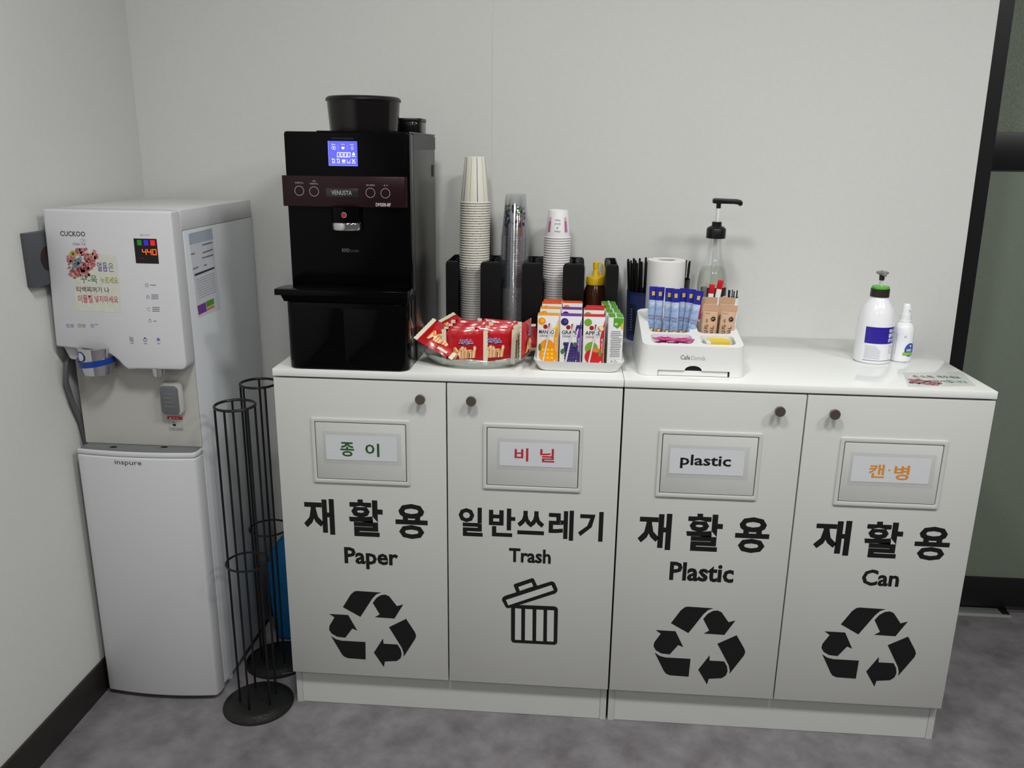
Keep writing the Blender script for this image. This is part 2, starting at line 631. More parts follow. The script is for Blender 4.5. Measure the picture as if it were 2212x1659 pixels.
DOORS = [
    dict(x0=0.002, x1=0.4, knob=(906.8, 864.3), outer=[(671.4, 901.9), (884, 909.5), (886.8, 1050), (677.9, 1041.9)],
         inner=[(678.4, 910.6), (876.4, 917.1), (878.9, 1041.4), (685.5, 1034.3)], slip=[(701.8, 938.8), (856.4, 943.7), (858.5, 997.4), (705.6, 992.5)],
         note=[('종', (735.4, 765, 955, 986)), ('이', (789, 819.5, 958, 986.6))], ink=GREEN_INK,
         big=[('재', (656.2, 722.5, 1076.9, 1153.6)), ('활', (753.8, 826.9, 1079.3, 1158.9)), ('용', (854.4, 923.8, 1088.5, 1164.2))],
         small=('Paper', (744.2, 860.4, 1184.2, 1230)), sym='recycle', symc=None),
    dict(x0=0.403, x1=0.798, knob=(1017.2, 867.9), outer=[(1043, 914.7), (1260.8, 921.5), (1253.8, 1064.4), (1043.6, 1056)],
         inner=[(1051.1, 923.2), (1252.7, 930), (1248.1, 1056), (1050.9, 1048)], slip=[(1078.6, 954.2), (1239, 959.3), (1238, 1010.8), (1079.7, 1005.7)],
         note=[('비', (1111.6, 1141.3, 967.8, 996.3)), ('닐', (1166.8, 1197.8, 969.2, 998.6))], ink=RED_INK,
         big=[(c, (970+a*S8, 970+b*S8, 1070+e*S8, 1070+f*S8)) for c, a, b, e, f in
              (('일', 98, 345, 122, 418), ('반', 408, 678, 132, 423), ('쓰', 700, 975, 160, 403), ('레', 1020, 1275, 152, 460), ('기', 1323, 1578, 165, 470))],
         small=('Trash', (970+613*S8, 970+1043*S8, 1070+548*S8, 1070+693*S8)), sym='can', symc=None),
    dict(x0=0.802, x1=1.199, knob=(1685.9, 890.3), outer=[(1424.7, 929.2), (1649, 936.6), (1633.8, 1081.8), (1415, 1072.7)],
         inner=[(1431.5, 937.7), (1640.6, 944.5), (1627.6, 1072.7), (1423.8, 1064.8)], slip=[(1446.7, 968.2), (1610, 972.7), (1605.5, 1028.1), (1446.2, 1023)],
         note=[('plastic', (1469.3, 1579, 982.9, 1013))], ink=INK,
         big=[('재', (1378, 1450.1, 1108.4, 1186.8)), ('활', (1482.3, 1560.3, 1109.9, 1190.9)), ('용', (1588, 1662, 1117, 1194.7))],
         small=('Plastic', (1446.3, 1585.6, 1216, 1256.5)), sym='recycle', symc=(1510.9, 1395.7)),
    dict(x0=1.202, x1=1.598, knob=(1804.7, 896.6), outer=[(1818.2, 944.7), (2051, 953), (2026, 1100.4), (1799.4, 1091.6)],
         inner=[(1825.3, 954.1), (2040.8, 962.3), (2020.4, 1091), (1809.4, 1083.4)], slip=[(1842.3, 983.5), (2015, 991.7), (2003.3, 1045.8), (1837.8, 1039.9)],
         note=[('캔', (1876.6, 1911, 1002.9, 1032)), ('·', (1917, 1925, 1011.6, 1019.6)), ('병', (1931, 1964.5, 1005.2, 1037.2))], ink=ORANGE_INK,
         big=[('재', (1757.9, 1837, 1123.6, 1198.9)), ('활', (1867, 1948.9, 1127, 1205.4)), ('용', (1975.6, 2052, 1137.4, 1210.9))],
         small=('Can', (1861.6, 1943, 1230.9, 1266.4)), sym='recycle', symc=(1877, 1399)),
]
CABS = [('white two-door recycling cabinet with Paper and Trash doors, nearest the water dispenser', 0.0, DOORS[:2]),
        ('white two-door recycling cabinet with Plastic and Can doors, beside the green partition', W, DOORS[2:])]
for lab, cx0, doors in CABS:
    cab = thing('recycling_cabinet', lab, 'cabinet', (cx0+W/2, 0.25, 0.0))
    a, b = cx0+0.0006, cx0+W-0.0006
    g = Geo()
    g.box(a+0.002, a+0.017, KICKY, 0.49, 0.0, TOP-TT)
    g.box(b-0.017, b-0.002, KICKY, 0.49, 0.0, TOP-TT)
    g.box(a+0.017, b-0.017, 0.478, 0.49, 0.0, TOP-TT)
    g.box(a+0.017, b-0.017, KICKY+0.002, 0.478, ZD-0.004, ZD+0.012)
    g.box(a+0.017, b-0.017, KICKY+0.002, 0.478, TOP-TT-0.018, TOP-TT)
    build('body', g, WHITE_BOARD, cab)
    build('top_panel', Geo().box(a, b, 0.0, 0.4955, TOP-TT, TOP), mat('white_gloss_top', (234, 236, 233), 0.14, coat=0.3), cab, bevel=0.0012)
    build('toe_kick', Geo().box(a+0.0175, b-0.0175, KICKY+0.0015, KICKY+0.016, 0.001, ZD-0.004), mat('kick_board', (208, 211, 206), 0.4), cab)
    for d in doors:
        x0, x1 = d['x0'], d['x1']
        zt_ = TOP-TT-0.0045
        o = build('door', Geo().box(x0, x1, 0.0, DOOR_T-0.0006, ZD, zt_), WHITE_BOARD, cab, bevel=0.001)
        # knob
        k = at(*d['knob'], y=-0.022)
        g = Geo()
        g.lathe([(0.0055, 0), (0.0055, 0.008), (0.0065, 0.012), (0.0115, 0.015), (0.0118, 0.0205), (0.0108, 0.022), (0.0, 0.022)], (0, 0, 0), 28)
        g.xf(Matrix.Translation((k.x, 0.0, k.z)) @ Matrix.Rotation(PI/2, 4, 'X'))
        build('knob', g, KNOB, o, smooth=True)
        # push flap: raised frame, flap inside a dark slot
        u0, v0, u1, v1 = quad_bb(d['outer'], -0.004)
        i0, j0, i1, j1 = quad_bb(d['inner'], -0.004)
        g = Geo()
        out = rrect(u0, u1, v0, v1, 0.004, 4)
        inn = rrect(i0, i1, j0, j1, 0.0025, 4)
        n = len(out)
        vs_ = [(p[0], 0.0, p[1]) for p in out]+[(p[0], -0.0042, p[1]) for p in out]
        vs_ += [(p[0], -0.0042, p[1]) for p in inn]+[(p[0], 0.0, p[1]) for p in inn]
        fs_ = []
        for q in range(n):
            w_ = (q+1) % n
            for s_ in range(3):
                fs_.append((s_*n+q, s_*n+w_, (s_+1)*n+w_, (s_+1)*n+q))
        build('flap_frame', g.add(vs_, fs_), FLAP_M, o, smooth=True, bevel=0.0012, ang=50)
        build('slot', Geo().box(i0, i1, -0.0006, 0.0, j0, j1), DARK_GAP, o)
        e = 0.0016
        build('flap', Geo().prism(rrect(i0+e, i1-e, j0+e, j1-e, 0.002, 3), 'y', -0.0034, -0.0002), FLAP_M, o, bevel=0.0006)
        # taped paper slip with its word
        s0, r0, s1, r1 = quad_bb(d['slip'], -0.004)
        ink = Ink(front_map(-0.0036))
        ink.rect(s0-0.006, r0-0.010, min(s1+0.010, i1-0.004), r1+0.008, film('clear_tape', (206, 208, 208), 0.12, 0.15, 0.04), 0)
        ink.rect(s0, r0, s1, r1, PAPER, 1)
        for ch, box in d['note']:
            p = bb(*box, y=-0.0036)
            if ch == '·':
                ink.disc((p[0]+p[2])/2, (p[1]+p[3])/2, 0.0022, d['ink'], 2)
            else:
                ink.text(ch, *p, d['ink'], 2, bold=0.02)
        ink.build('taped_label', o, 'paper slip taped on the flap with a printed word')
        # big lettering
        ink = Ink(front_map(0.0))
        for ch, box in d['big']:
            ink.text(ch, *bb(*box), INK, 0, bold=0.03)
        ink.text(d['small'][0], *bb(*d['small'][1]), INK, 0, bold=0.03)
        ink.build('lettering', o, 'black printed lettering')
        ink = Ink(front_map(0.0))
        if d['sym'] == 'recycle':
            c = A0 if d['symc'] is None else (lambda p: (p.x, p.z))(at(*d['symc'], y=0.0))
            for a_ in AW:
                ink.poly([(c[0]+x, c[1]+z) for x, z in a_], INK)
        else:
            P_ = lambda L: [tp(*q) for q in L]
            ink.poly(P_([(540, 1070), (548, 1045), (572, 1028), (1045, 880), (1070, 884), (1086, 900), (1112, 962), (1108, 985), (1088, 1005), (625, 1153), (600, 1156), (580, 1145)]), INK)
            ink.poly(P_([(583, 1070), (1048, 918), (1072, 970), (607, 1125)]), WHITE_BOARD, 2)
            ink.poly(P_([(660, 918), (675, 905), (850, 847), (868, 852), (905, 930), (690, 995)]), INK, 1)
            ink.poly(P_([(710, 937), (845, 890), (862, 930), (725, 977)]), WHITE_BOARD, 2)
            ink.poly(P_([(635, 1130), (745, 1122), (1085, 1136), (1108, 1150), (1115, 1170), (1108, 1505), (1098, 1523), (1078, 1530), (665, 1508), (645, 1500), (635, 1480)]), INK, 1)
            for q in ([(677, 1155), (740, 1160), (738, 1480), (675, 1477)], [(780, 1162), (855, 1166), (853, 1487), (777, 1482)],
                      [(895, 1168), (968, 1172), (963, 1493), (892, 1488)], [(1005, 1173), (1075, 1177), (1070, 1497), (1002, 1493)]):
                ink.poly(P_(q), WHITE_BOARD, 2)
        ink.build('symbol', o, 'black recycling arrows' if d['sym'] == 'recycle' else 'black trash can pictogram')

# ================================================================== WATER DISPENSER
DX0, DX1 = -0.490, -0.200
D_WHITE = mat('dispenser_white', (208, 209, 211), 0.34)
D_SIDE = mat('dispenser_side', (212, 216, 219), 0.3)
SILVER = mat('dispenser_silver_panel', (188, 187, 181), 0.42, metal=0.1)
GREY_TRAY = mat('dispenser_tray_grey', (112, 116, 116), 0.45)
wd = thing('water_dispenser', 'tall white ice and water dispenser with a taped note in the corner', 'water dispenser', (-0.345, 0.225, 0.0))
g = Geo().box(DX0, DX1, 0.046, 0.452, 0.022, 1.2)
build('body', g, D_SIDE, wd, bevel=0.002)
build('top_cover', Geo().box(DX0, DX1+0.0006, 0.036, 0.4525, 1.2002, 1.2455), D_WHITE, wd, bevel=0.0015)
build('base', Geo().box(DX0+0.02, DX1-0.02, 0.05, 0.43, 0.0, 0.022), mat('dispenser_base', (60, 58, 58), 0.6), wd)
for fx, fy in ((DX1-0.004, 0.10), (DX1-0.004, 0.40), (DX0+0.03, 0.40)):
    build('foot', Geo().lathe([(0.012, 0.0), (0.013, 0.006), (0.010, 0.0225)], (fx-0.012, fy, 0), 16), D_WHITE, wd, smooth=True)
# head cover with the S-shaped lower edge
P = [(-0.492, 1.2455), (-0.2005, 1.2455)]
P += [(-0.1985, 0.905), (-0.2005, 0.893), (-0.208, 0.8875), (-0.318, 0.8865)]
P += [(lambda p: (p.x, p.z))(at(a, b, y=-0.002)) for a, b in ((278, 798), (268, 790), (256, 777), (246, 769), (236, 763.5), (226, 760), (214, 757.5))]
P += [(-0.505, 0.9345)]
build('head_cover', Geo().prism(P, 'y', -0.006, 0.0455), D_WHITE, wd, bevel=0.006, bseg=3, ang=25)
build('niche_panel', Geo().box(DX0-0.003, DX1-0.001, 0.042, 0.0455, 0.684, 0.93), SILVER, wd)
# lower door, bowed forwards
def bow(x, k=0.013):
    s = (x+0.349)/0.149
    return 0.004-k*(1-s*s)
xs_ = [-0.496+0.290*i/14 for i in range(15)]
out = [(-0.496, 0.0455)]+[(x, bow(x)) for x in xs_]+[(-0.2005, 0.018), (-0.2005, 0.0455)]
build('lower_door', Geo().prism(out, 'z', 0.012, 0.668), D_WHITE, wd, bevel=0.005, bseg=3, ang=50)
out2 = [(-0.496, 0.0455)]+[(x, bow(x, 0.012)+0.001) for x in xs_]+[(-0.2005, 0.018), (-0.2005, 0.0455)]
lip = build('tray_rim', Geo().prism(out2, 'z', 0.6685, 0.680), D_WHITE, wd, bevel=0.003, ang=50)
out3 = [(-0.489, 0.0415)]+[(x*0.955-0.0155, bow(x, 0.011)+0.007) for x in xs_]+[(-0.2065, 0.02), (-0.2065, 0.0415)]
tr_ = build('drip_tray', Geo().prism(out3, 'z', 0.680, 0.6825), GREY_TRAY, wd)
for px in (245, 355):
    p = at(px, 966, z=0.6828)
    build('drain_ring', Geo().lathe([(0.010, 0.6825), (0.010, 0.6838), (0.016, 0.6838), (0.0165, 0.6825)], (p.x, p.y, 0), 24, sy=0.6), GREY_TRAY, tr_, smooth=True)
# ice spout
p = at(212, 790, y=0.006)
sx, sy = p.x, 0.006
sp = build('ice_spout', Geo().lathe([(0.030, 0.872), (0.033, 0.872), (0.037, 0.893), (0.040, 0.9345), (0.030, 0.9345), (0.029, 0.90), (0.028, 0.882), (0.0, 0.882)], (sx, sy, 0), 36), CHROME, wd, smooth=True)
BLUE_RING = mat('spout_blue', (20, 62, 150), 0.3)
g = Geo()
n = 30
rings = []
for i in range(n+1):
    a = -PI*0.5+2*PI*i/n
    zb_ = 0.8905+0.010*(0.5+0.5*math.cos(a-0.2))
    ring = []
    for r_, dz in ((0.0368, -0.002), (0.0390, -0.002), (0.0402, 0.0115), (0.0380, 0.0115)):
        ring.append((sx+r_*math.cos(a), sy+r_*math.sin(a), zb_+dz))
    rings.append(ring)
build('blue_band', g.loft(rings, False, False), BLUE_RING, sp, smooth=True)
ink = Ink(cyl_map(sx, sy, 0.0392), 3, True)
ink.ring(-0.0185, 0.9175, 0.0125, 0.0028, BLUE_RING)
ink.disc(-0.0185, 0.9175, 0.0096, D_WHITE, 0, 20)
ink.build('round_mark', sp)
build('spout_bracket', Geo().prism([(-0.500, 0.934), (-0.466, 0.934), (-0.466, 0.905), (-0.474, 0.899), (-0.486, 0.901)], 'y', 0.012, 0.042), D_WHITE, wd, bevel=0.003)
p = at(343, 800, y=0.012)
noz = build('water_nozzle', Geo().lathe([(0.0, 0.876), (0.0085, 0.876), (0.0125, 0.868), (0.0145, 0.872), (0.0165, 0.890)], (p.x, 0.012, 0), 24), CHROME, wd, smooth=True)
# push lever
q = [at(a, b, y=0.03) for a, b in ((347, 832), (385, 832), (385, 894), (350, 894))]
x0, x1, z0, z1 = q[0].x, q[1].x, q[2].z, q[0].z
lv = build('push_lever', Geo().prism(rrect(x0-0.001, x1+0.007, z0-0.003, z1+0.008, 0.012, 5), 'y', 0.026, 0.0418), SILVER, wd, bevel=0.004)
lp = build('lever_pad', Geo().prism(rrect(x0, x1, z0, z1, 0.010, 5), 'y', 0.0215, 0.0262), mat('lever_pad_grey', (98, 103, 104), 0.25), lv, bevel=0.0015)
for k in range(4):
    zz = z0+(z1-z0)*(0.28+0.15*k)
    build('pad_rib', Geo().box(x0+0.009, x1-0.012, 0.0208, 0.0217, zz, zz+0.0012), mat('lever_rib', (135, 140, 140), 0.3), lv)
# warning sticker
W_RED = mat('warning_red', (205, 32, 40), 0.5)
ink = Ink(front_map(0.042))
p0 = at(365, 930, y=0.042)
p1 = at(394, 900, y=0.042)
ink.rect(p0.x, p0.z, p1.x, p1.z, mat('sticker_grey', (176, 176, 172), 0.5), 0)
ink.rect(p0.x-0.001, p1.z-0.008, p1.x, p1.z, W_RED, 1)
ink.poly([(p0.x+0.004, p1.z-0.007), (p0.x+0.010, p1.z-0.007), (p0.x+0.007, p1.z-0.0015)], INK_WHITE, 2)
ink.text('주의', p0.x+0.012, p1.z-0.0065, p0.x+0.026, p1.z-0.002, INK_WHITE, 2)
ink.poly([(p0.x+0.010, p0.z+0.017), (p0.x+0.019, p0.z+0.018), (p0.x+0.0185, p0.z+0.012), (p0.x+0.0125, p0.z+0.012)], INK, 1)
ink.line([(p0.x+0.011, p0.z+0.0215), (p0.x+0.018, p0.z+0.0215)], 0.0012, INK, 1)
for k in range(3):
    ink.line([(p0.x+0.002, p0.z+0.002+0.0025*k), (p1.x-0.002, p0.z+0.002+0.0025*k)], 0.0009, INK_GREY, 1)
ink.build('warning_sticker', wd, 'red and white hot water warning sticker')

# printing on the head cover
HY = -0.006


def fb(px0, px1, py0, py1, y=HY):
    return bb(px0, px1, py0, py1, y)


ink = Ink(front_map(HY))
ink.text('CUCKOO', *fb(130, 184, 499.5, 510.5), INK_DARK, bold=0.02)
ink.build('brand_lettering', wd)
ink = Ink(front_map(HY))
ink.text('clean ice', *fb(157, 185, 523, 530), INK_GREY)
p = at(180, 520, y=HY)
ink.ring(p.x-0.003, p.z, 0.004, 0.0008, INK_SOFT)
ink.ring(p.x+0.003, p.z+0.001, 0.003, 0.0008, INK_SOFT)
ink.build('ice_lettering', wd)
ink = Ink(front_map(HY))
ink.text('Energy Eye', *fb(309, 324, 506.5, 509.5), INK_GREY)
p = at(305, 508, y=HY)
ink.ring(p.x, p.z, 0.0025, 0.0007, INK_GREY)
ink.build('sensor_lettering', wd)
for py, w_, kind in ((615.5, 13, 'lock'), (641, 17, 'drop'), (668, 17, 'ring'), (693.5, 6, 'power')):
    dxp = (py-615)*0.09
    ink = Ink(front_map(HY))
    p = at(317+dxp, py, y=HY)
    im = INK_GREY if kind != 'drop' else mat('violet_ink', (108, 104, 200), 0.5)
    if kind == 'lock':
        ink.rect(p.x-0.0038, p.z-0.004, p.x+0.0038, p.z+0.001, im)
        ink.rect(p.x-0.0028, p.z-0.0032, p.x+0.0028, p.z+0.0003, D_WHITE, 1)
        ink.ring(p.x, p.z+0.001, 0.0028, 0.0008, im, 0, 12, 0, PI)
    elif kind == 'drop':
        ink.ring(p.x, p.z-0.0005, 0.0042, 0.0009, im)
        ink.disc(p.x, p.z-0.0005, 0.0012, im)
    else:
        ink.ring(p.x, p.z, 0.004, 0.0008, im, 0, 20, 0.35*PI, 2.4*PI) if kind == 'power' else ink.ring(p.x, p.z, 0.004, 0.0008, im, 0, 20, 0.1*PI, 1.8*PI)
        if kind == 'power':
            ink.line([(p.x, p.z+0.001), (p.x, p.z+0.005)], 0.0009, im)
    for k in range(1 if kind in ('lock', 'power') else 3):
        q = at(325+dxp, py-4+4*k if kind not in ('lock', 'power') else py, y=HY)
        ink.line([(q.x, q.z), (q.x+w_*0.00092, q.z)], 0.0019, INK_GREY)
    ink.build('touch_icon', wd)
VIO = MATS['violet_ink']
for px, py, kind in ((284, 733, 'heat'), (313.5, 733.5, 'drop'), (342, 733.5, 'star')):
    p = at(px, py, y=HY)
    ink = Ink(front_map(HY))
    if kind == 'heat':
        for k in (-1, 0, 1):
            ink.line([(p.x+0.0032*k-0.0008, p.z+0.0055), (p.x+0.0032*k+0.0008, p.z+0.001), (p.x+0.0032*k-0.0002, p.z-0.002), (p.x+0.0032*k+0.0012, p.z-0.0055)], 0.0011, INK_DARK)
    elif kind == 'drop':
        ink.ring(p.x, p.z-0.001, 0.0042, 0.0011, INK_DARK)
        ink.poly([(p.x-0.003, p.z+0.002), (p.x+0.003, p.z+0.002), (p.x, p.z+0.0062)], INK_DARK)
        ink.disc(p.x, p.z-0.001, 0.003, D_WHITE, 1)
    else:
        for k in range(3):
            a = PI*k/3+PI/2
            ink.line([(p.x-0.005*math.cos(a), p.z-0.005*math.sin(a)), (p.x+0.005*math.cos(a), p.z+0.005*math.sin(a))], 0.0013, mat('star_violet', (66, 58, 170), 0.5))
    ink.line([(p.x-0.003, p.z-0.0095), (p.x+0.0035, p.z-0.0095)], 0.0016, INK_GREY)
    ink.build('water_icon', wd)
for px, m_ in ((147, VIO), (172, INK_GREY), (199.5, VIO)):
    p = at(px, 703.5, y=HY)
    ink = Ink(front_map(HY))
    ink.ring(p.x, p.z, 0.0044, 0.0011, m_)
    ink.line([(p.x-0.002, p.z), (p.x+0.002, p.z)], 0.0009, m_)
    for k in range(3 if px < 199 else 1):
        ink.line([(p.x+0.0065, p.z+0.003-0.003*k*(px < 199)), (p.x+0.0135, p.z+0.003-0.003*k*(px < 199))], 0.0014, INK_GREY)
    ink.build('status_icon', wd)
# display
scr = [at(a, b, y=HY) for a, b in ((290, 515), (339.5, 514), (342, 569.5), (293, 570.5))]
u0, u1 = (scr[0].x+scr[3].x)/2, (scr[1].x+scr[2].x)/2
v0, v1 = scr[2].z, scr[0].z
disp = build('display', Geo().box(u0, u1, HY-0.0006, HY+0.002, v0, v1), mat('display_black', (10, 9, 10), 0.15), wd)
LED = {k: mat('led_'+k, c, 0.5, emis=e) for k, c, e in (('green', (20, 120, 20), 0.55), ('blue', (46, 40, 190), 0.6), ('red', (215, 20, 30), 0.8), ('orange', (245, 95, 15), 1.0))}
ink = Ink(front_map(HY-0.0006))
w_, h_ = u1-u0, v1-v0
for k, a in (('green', 0.14), ('blue', 0.43), ('red', 0.72)):
    for j in range(4):
        ink.rect(u0+w_*a, v1-h_*(0.06+0.055*j)-h_*0.045, u0+w_*(a+0.2), v1-h_*(0.06+0.055*j), LED[k])
SEG = {'4': 'bcfg', '0': 'abcdef'}
for i, ch in enumerate('440'):
    ox, oz, sw, sh = u0+w_*(0.34+0.22*i), v1-h_*0.64, w_*0.15, h_*0.21
    pts = {'a': ((0, 1), (1, 1)), 'b': ((1, 1), (1, .5)), 'c': ((1, .5), (1, 0)), 'd': ((0, 0), (1, 0)), 'e': ((0, 0), (0, .5)), 'f': ((0, .5), (0, 1)), 'g': ((0, .5), (1, .5))}
    for s_ in SEG[ch]:
        (a, b), (c, d) = pts[s_]
        ink.line([(ox+a*sw, oz+b*sh), (ox+c*sw, oz+d*sh)], 0.0017, LED['orange'])
ink.line([(u0+w_*0.14, v0+h_*0.2), (u0+w_*0.4, v0+h_*0.2)], 0.0015, mat('led_dim', (80, 12, 12), 0.5, emis=0.3))
o_ = ink.build('display_digits', disp)
# taped handwritten note with pressed flowers
NP = mat('note_paper', (214, 214, 202), 0.6, vary=(60, (202, 204, 192), 0.2))
ink = Ink(front_map(HY))
ink.poly([(p.x, p.z) for p in (at(a, b, y=HY) for a, b in ((196, 546), (251, 553), (257, 600), (262, 676), (164, 671), (160, 600), (176, 585)))], NP, 0)
flc = [(190, 100, 108), (168, 82, 90), (200, 128, 128), (150, 70, 80), (178, 110, 112), (210, 150, 140)]
rnd = random.Random(3)
fm = [mat('petal_%d' % i, c, 0.6) for i, c in enumerate(flc)]
fc = [at(a, b, y=HY) for a, b in ((182, 545), (192, 556), (196, 566), (186, 574), (176, 584), (168, 588), (160, 592), (190, 580), (172, 545), (152, 560), (203, 550), (184, 590))]
for p in fc:
    for k in range(14):
        a, r_ = rnd.uniform(0, 2*PI), rnd.uniform(0.001, 0.010)
        ink.disc(p.x+r_*math.cos(a), p.z+r_*math.sin(a), rnd.uniform(0.003, 0.0055), rnd.choice(fm), 2+k % 4, 7, rnd.uniform(0.002, 0.004), rnd.uniform(0, PI))
TEAL = [mat('petal_teal_%d' % i, c, 0.6) for i, c in enumerate([(110, 128, 134), (128, 142, 146), (96, 118, 128)])]
for px, py in ((166, 566), (172, 572), (162, 574), (170, 562)):
    p = at(px, py, y=HY)
    for k in range(6):
        ink.disc(p.x+rnd.uniform(-0.006, 0.006), p.z+rnd.uniform(-0.006, 0.006), rnd.uniform(0.002, 0.004), rnd.choice(TEAL), 7+k % 2, 7)
YEL = mat('petal_yellow', (206, 178, 92), 0.6)
p = at(159, 548, y=HY)
for k in range(7):
    a = 2*PI*k/7
    ink.disc(p.x+0.005*math.cos(a), p.z+0.005*math.sin(a), 0.0032, YEL, 9, 7)
ink.disc(p.x, p.z, 0.0024, mat('flower_eye', (70, 50, 30), 0.6), 10, 10)
LEAF = mat('leaf_dull', (120, 122, 96), 0.6)
for px, py in ((150, 570), (165, 540), (205, 556), (150, 578)):
    p = at(px, py, y=HY)
    ink.disc(p.x, p.z, 0.005, LEAF, 1, 9, 0.0022, rnd.uniform(0, PI))
for s_, box, c in (('얼음', (210, 232, 566, 586), (70, 52, 140)), ('은', (234, 246, 568, 587), (110, 120, 130)), ('꾸-욱', (174, 210, 594, 612), (50, 130, 70)),
                   ('누르세요', (217, 255, 598, 613), (150, 150, 40)), ('티백찌꺼기 나', (166, 236, 619.5, 632), (70, 44, 40)),
                   ('이물질', (169, 200, 637, 654), (190, 40, 62)), ('넣지마세요', (205, 255, 639, 654), (190, 60, 76))):
    ink.text(s_, *fb(*box), mat('pen_%d_%d_%d' % c, c, 0.6), 1, bold=0.008)
nt_ = ink.build('taped_note', wd, 'handwritten Korean note with flower stickers')

# logo on the lower door (the bow is nearly flat there)
ink = Ink(lambda a, b, h: Vector((a, bow(a)-h-0.0003, b)))
ink.text('inspure', *fb(249, 307, 993.5, 1006), INK_DARK)
ink.build('logo', wd)
# product sheet on the side
SH = mat('sheet_white', (214, 217, 224), 0.35)


def sd(px, py, x=DX1):
    p = at(px, py, x=x)
    return p.y, p.z


ink = Ink(side_map(DX1))
ink.poly([sd(407, 505), sd(457, 493), sd(476.5, 667), sd(428, 686)], SH)
ink.poly([sd(407, 505), sd(457, 493), sd(460, 516), sd(409, 529)], mat('sheet_blue', (172, 182, 198), 0.3), 1)
ink.poly([sd(420, 592), sd(462.5, 576), sd(463, 580), sd(420.5, 597)], INK_DARK, 1)
ink.poly([sd(426, 661), sd(444, 652.5), sd(446.5, 672), sd(429, 680.5)], mat('sheet_purple', (120, 62, 150), 0.4), 1)
ink.poly([sd(445, 651.5), sd(461, 644), sd(462.5, 656), sd(446, 664)], mat('sheet_green', (86, 150, 44), 0.4), 1)
ink.poly([sd(446.5, 665.5), sd(462, 658), sd(463, 664), sd(447, 672)], mat('sheet_gold', (200, 150, 50), 0.4), 1)
for k in range(9):
    ink.poly([sd(423+k*0.8, 604+5*k), sd(462+k*0.6, 588+5*k), sd(462+k*0.6, 589.5+5*k), sd(423+k*0.8, 605.5+5*k)], INK_SOFT, 1)
for a, b, c, d in ((436, 528, 458, 522), (437, 545, 459, 537), (436, 556, 460, 549), (412, 548, 420, 546), (417, 580, 428, 575), (440, 572, 446, 570)):
    ink.poly([sd(a, b), sd(c, d), sd(c+.3, d+3), sd(a+.3, b+3)], INK_GREY, 1)
ink.build('product_sheet', wd, 'printed product sheet stuck to the side')

# wall socket with cord and water hoses behind the dispenser
t = thing('wall_socket', 'dark grey wall socket box half hidden behind the dispenser', 'wall socket', (LEFTX, 0.0, 1.137))
build('box', Geo().box(LEFTX, LEFTX+0.02, -0.058, 0.05, 1.079, 1.197), mat('socket_grey', (74, 77, 82), 0.4), t, bevel=0.002)
g = Geo().lathe([(0.026, 0.0), (0.028, 0.0006), (0.026, 0.0012), (0.0, 0.0008)], (0, 0, 0), 24)
g.xf(Matrix.Translation((LEFTX+0.02, 0.0, 1.137)) @ Matrix.Rotation(PI/2, 4, 'Y'))
build('socket', g, mat('socket_hole', (34, 20, 20), 0.5), t, smooth=True)
hose_m = mat('hose_grey', (92, 92, 96), 0.5)
pth = [at(a, b, x=LEFTX+0.012) for a, b in ((158, 735), (143, 790), (142, 825), (156, 868), (174, 908), (185, 950), (192, 1010), (198, 1080))]
tag(build('water_hose', Geo().tube([Vector((p.x, p.y, p.z)) for p in pth], 0.006, 8), hose_m, smooth=True), 'grey water hose running down the left wall behind the dispenser', 'hose')

# ================================================================== COFFEE MACHINE
cm = thing('coffee_machine', 'black bean-to-cup coffee machine with a blue screen on the counter', 'coffee machine', (0.178, 0.2, TOP))
Z0 = TOP+0.001
MB = mat('machine_black', (4, 4, 5), 0.18, spec=0.12)
MS = mat('machine_side_black', (20, 20, 20), 0.28, spec=0.35)
build('side_body', Geo().rbox(0.042, 0.3155, 0.1045, 0.405, Z0, 1.4165, 0.008, 4), MS, cm, bevel=0.003)
build('shoulder_cap', Geo().box(0.3150, 0.3164, 0.106, 0.402, 1.383, 1.4135), mat('machine_shoulder', (46, 46, 46), 0.45), cm)
fr = build('front_body', Geo().prism(rrect(0.040, 0.3165, 1.06, 1.4175, 0.006, 4), 'y', 0.058, 0.1015), MB, cm, bevel=0.002)
build('top_step', Geo().box(0.112, 0.316, 0.062, 0.40, 1.416, 1.4195), MB, cm)
# maroon button band
MAROON = mat('maroon_band', (44, 22, 28), 0.33, metal=0.5)
BY = 0.044
bd = build('button_band', Geo().prism([(0.035, 0.060), (0.034, 0.046), (0.037, BY), (0.294, BY), (0.304, 0.047), (0.310, 0.053), (0.312, 0.060)], 'z', 1.2585, 1.3245), MAROON, cm, bevel=0.0015, ang=50)
RINGM = mat('ring_silver', (190, 178, 178), 0.35, metal=0.6)
for px, py in ((646.5, 412), (678.5, 413.5), (800, 416.5), (832.5, 417.5)):
    p = at(px, py, y=BY)
    ink = Ink(front_map(BY))
    ink.ring(p.x, p.z, 0.0106, 0.0011, RINGM)
    ink.build('button_ring', bd)
SMALLT = mat('label_silver', (176, 168, 168), 0.5)
for s_, box in (('아메리카노', (637, 656, 393, 397)), ('연한', (675, 682, 389.5, 393)), ('아메리카노', (669, 688, 395, 399)), ('에스프레소', (791, 810, 398, 402)), ('온 수', (829, 838, 399, 402.5))):
    ink = Ink(front_map(BY))
    ink.text(s_, *bb(*box, y=BY), SMALLT)
    ink.build('button_label', bd)
ink = Ink(front_map(BY))
ink.text('DM200-BF', *bb(812, 844, 438.5, 446, y=BY), mat('label_white', (214, 208, 208), 0.5), bold=0.01)
ink.build('model_lettering', bd)
q = [at(a, b, y=BY) for a, b in ((704, 406), (774, 408), (774, 427), (704, 425))]
